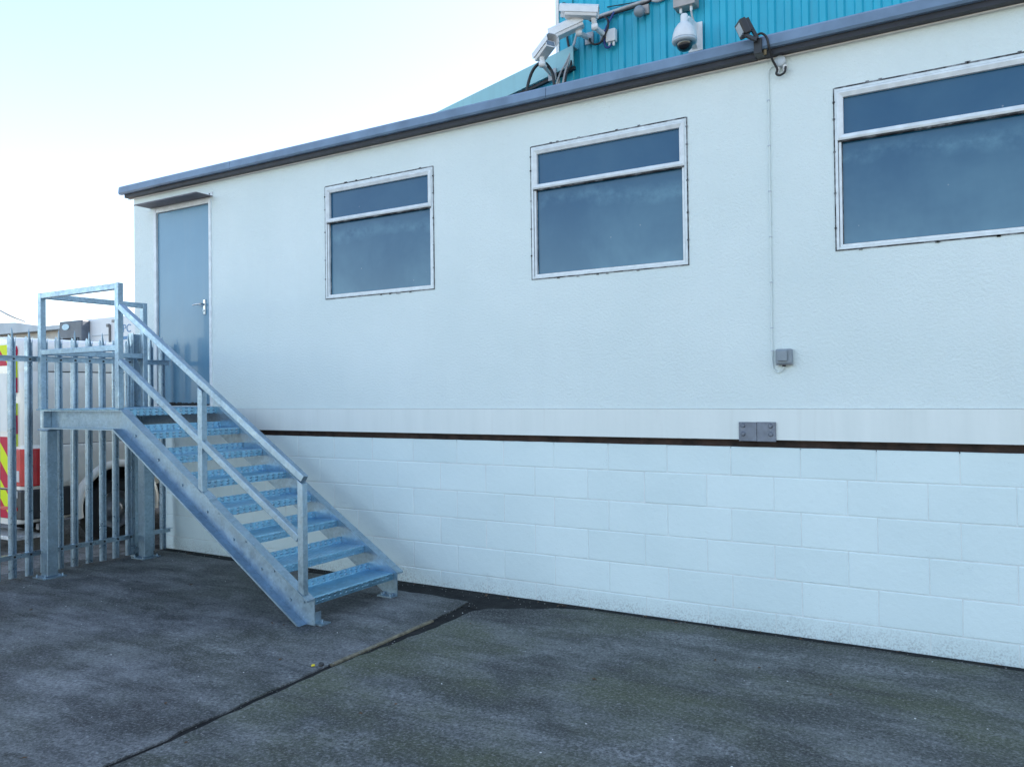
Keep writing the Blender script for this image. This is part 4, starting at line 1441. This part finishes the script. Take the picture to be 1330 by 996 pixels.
gbb = mb.build('case', 'grey_plastic', gb, 0.010)
mb = MB()
mb.box(6.840, 6.904, -0.062, -0.0455, 1.782, 1.852)
mb.build('flap', 'grey_plastic', gb, 0.006)
mb = MB()
mb.lathe([(0.012, 0), (0.012, 0.012), (0.008, 0.016)], (6.876, -0.02, 1.7638), (0, 0, -1), 10)
mb.box(6.83, 6.93, -0.05, -0.002, 1.758, 1.7636)
mb.build('seal', 'sealant_dark', gb)

# ================================================================== far background
tk = thing('refrigerated_truck', 'white refrigerated truck body with a dark cooling unit beyond the van', 'truck', (-7.05, 4.0, 0))
mb = MB()
mb.box(-8.36, -5.74, 4.0, 10.2, 0.95, 3.18)
tb = mb.build('box_body', 'truck_white', tk, 0.03)
mb = MB()
mb.box(-8.20, -7.40, 3.82, 3.998, 1.5, 3.15)
cu = mb.build('cooling_unit', 'fridge_grey', tk, 0.03)
mb = MB()
mb.box(-8.12, -7.50, 3.80, 3.8195, 2.35, 2.80)
for k in range(5):
    mb.box(-8.10, -7.52, 3.79, 3.7995, 2.40+k*0.08, 2.42+k*0.08)
mb.build('grille', 'underbody_dark', cu)
mb = MB()
mb.lathe([(0.10, 0.0), (0.10, 0.008)], (0, 0, 0), (0, -1, 0), 24)
mb.v = [(x*1.25-7.95, y+3.818, z*0.62+3.03) for x, y, z in mb.v]
mb.build('badge', 'badge_pale', cu)
for z in (2.2, 2.42, 2.62, 2.82):
    mb = MB()
    mb.box(-7.33, -6.80, 3.988, 3.9985, z, z+0.02)
    mb.build('body_rib', 'shed_grey', tk)
mb = MB()
mb.box(-6.735, -6.715, 3.96, 3.998, 1.2, 3.02)
mb.box(-6.80, -6.74, 3.95, 3.998, 2.98, 3.04)
mb.box(-6.62, -6.54, 3.95, 3.998, 3.06, 3.11)
mb.build('lock_bar', 'wheel_steel', tk)
for body_t, size, z in (('PC', 0.22, 2.92), ('2000', 0.10, 2.74)):
    if body_t == '2000':
        continue
    tme = text_mesh(body_t, size, 'lettering')
    tme.transform(Matrix.Translation((-6.20, 3.996, z)) @ Matrix.Rotation(R(90), 4, 'X'))
    tme.materials.append(MAT['lettering_blue'])
    lt = bpy.data.objects.new('lettering', tme)
    col.objects.link(lt)
    put(lt, tk)
mb = MB()
mb.box(-6.32, -6.12, 3.994, 3.9985, 2.715, 2.775)
mb.build('small_mark', 'lettering_blue', tk)
mb = MB()
mb.box(-7.9, -6.2, 4.2, 10.0, 0.62, 0.94)
mb.build('chassis', 'underbody_dark', tk)
for y in (5.2, 6.3, 9.3):
    for x in (-8.25, -6.15):
        mb = MB()
        mb.lathe([(0.25, 0), (0.47, 0.0), (0.49, 0.04), (0.49, 0.24), (0.47, 0.28), (0.25, 0.28)], (x, y, 0.49), (1, 0, 0), 28)
        mb.build('wheel', 'tyre_rubber', tk)

fs_ = thing('distant_shed', 'long pale shed roof on the skyline far beyond the van', 'shed', (-34, 17, 0))
mb = MB()
mb.prism([(-46, 5.85), (-33.9, 5.42), (-31.4, 5.10), (-24, 5.05), (-24, 4.90), (-46, 4.90)], 16.2, 16.6, 'y')
mb.prism([(-46, 5.85), (-33.9, 5.42), (-31.4, 5.10), (-24, 5.05), (-24, 5.0), (-46, 5.0)], 16.61, 34, 'y')
mb.build('roof', 'shed_grey', fs_)
mb = MB()
mb.box(-45.6, -24.4, 16.7, 33.5, 0, 4.90)
mb.build('wall', 'shed_cream', fs_)
mb = MB()
mb.tube([(-33.22, 16.6, 5.2), (-33.16, 16.62, 6.15)], [0.03, 0.012], 6)
mm = mb.build('mast', 'shed_grey')
tag(mm, 'thin mast on the distant shed roof', 'mast')
cable('overhead_wire', 'overhead wire sloping down at the left edge of the skyline', [(-60, 22, 17.0), (-50, 19, 11.5), (-40, 17.0, 7.6), (-34.5, 15.9, 5.99), (-33.45, 16.5, 5.45)], 0.055, 'grey_cable')

# ================================================================== litter and grit on the yard
rnd = random.Random(21)
mb = MB()
def pebble(mb, x, y, r):
    o = Vector((x, y, r*0.35))
    vs = []
    for a in ((1, 0, 0), (-1, 0, 0), (0, 1, 0), (0, -1, 0), (0, 0, 1), (0, 0, -1)):
        vs.append(o+Vector(a)*r*rnd.uniform(0.6, 1.2)*(0.6 if a[2] else 1))
    mb.add(vs, [(0, 2, 4), (2, 1, 4), (1, 3, 4), (3, 0, 4), (2, 0, 5), (1, 2, 5), (3, 1, 5), (0, 3, 5)])
for i in range(900):
    t_ = rnd.random()
    if t_ < 0.30:
        x, y = rnd.uniform(0.8, 10), -0.03-abs(rnd.gauss(0, 0.10))
    elif t_ < 0.45:
        y = rnd.uniform(-4, -0.3)
        x = 4.64 + rnd.gauss(0, 0.09)
    else:
        x, y = rnd.uniform(0.8, 9), rnd.uniform(-4.2, -0.1)
    pebble(mb, x, y, rnd.choice((0.0025, 0.003, 0.004, 0.005, 0.007)))
g1 = mb.build('grit', 'pebble_grey')
tag(g1, 'loose grit scattered over the concrete yard', 'grit', None, 'stuff')
mb = MB()
for i in range(110):
    pebble(mb, rnd.uniform(0.9, 8.8), rnd.uniform(-4.0, -0.1), rnd.choice((0.0025, 0.003, 0.004, 0.006)))
g2 = mb.build('grit', 'pebble_white')
tag(g2, 'pale chips and crumbs scattered over the concrete yard', 'grit', None, 'stuff')
mb = MB()
for i in range(70):
    x, y = (rnd.uniform(0.7, 10), -0.02-abs(rnd.gauss(0, 0.05))) if rnd.random() < 0.6 else (rnd.uniform(1, 9), rnd.uniform(-4, -0.2))
    a = rnd.uniform(0, 6.28)
    l, w = rnd.uniform(0.010, 0.026), rnd.uniform(0.005, 0.010)
    c_, s_ = math.cos(a), math.sin(a)
    P = lambda u, v, z: (x+u*c_-v*s_, y+u*s_+v*c_, z)
    mb.add([P(-l, 0, 0.003), P(0, w, 0.006), P(l, 0, 0.004), P(0, -w, 0.007), P(0, 0, 0.002)], [(0, 1, 4), (1, 2, 4), (2, 3, 4), (3, 0, 4)])
g3 = mb.build('leaf_litter', 'leaf_brown')
tag(g3, 'small brown leaf scraps along the wall foot and yard', 'leaves', None, 'stuff')
cap = MB()
cap.lathe([(0.016, 0.0), (0.016, 0.014), (0.012, 0.018)], (4.598, -1.905, 0.001), (0.25, 0.1, 1), 14)
tag(cap.build('bottle_cap', 'black_plastic'), 'black bottle cap at the end of the yellow edge board', 'cap')
cap = MB()
cap.lathe([(0.011, 0.0), (0.011, 0.010), (0.008, 0.012)], (4.565, -1.935, 0.001), (-0.3, 0.2, 1), 12)
tag(cap.build('bottle_cap', 'yellow_plastic'), 'small yellow cap beside the black one by the joint', 'cap')
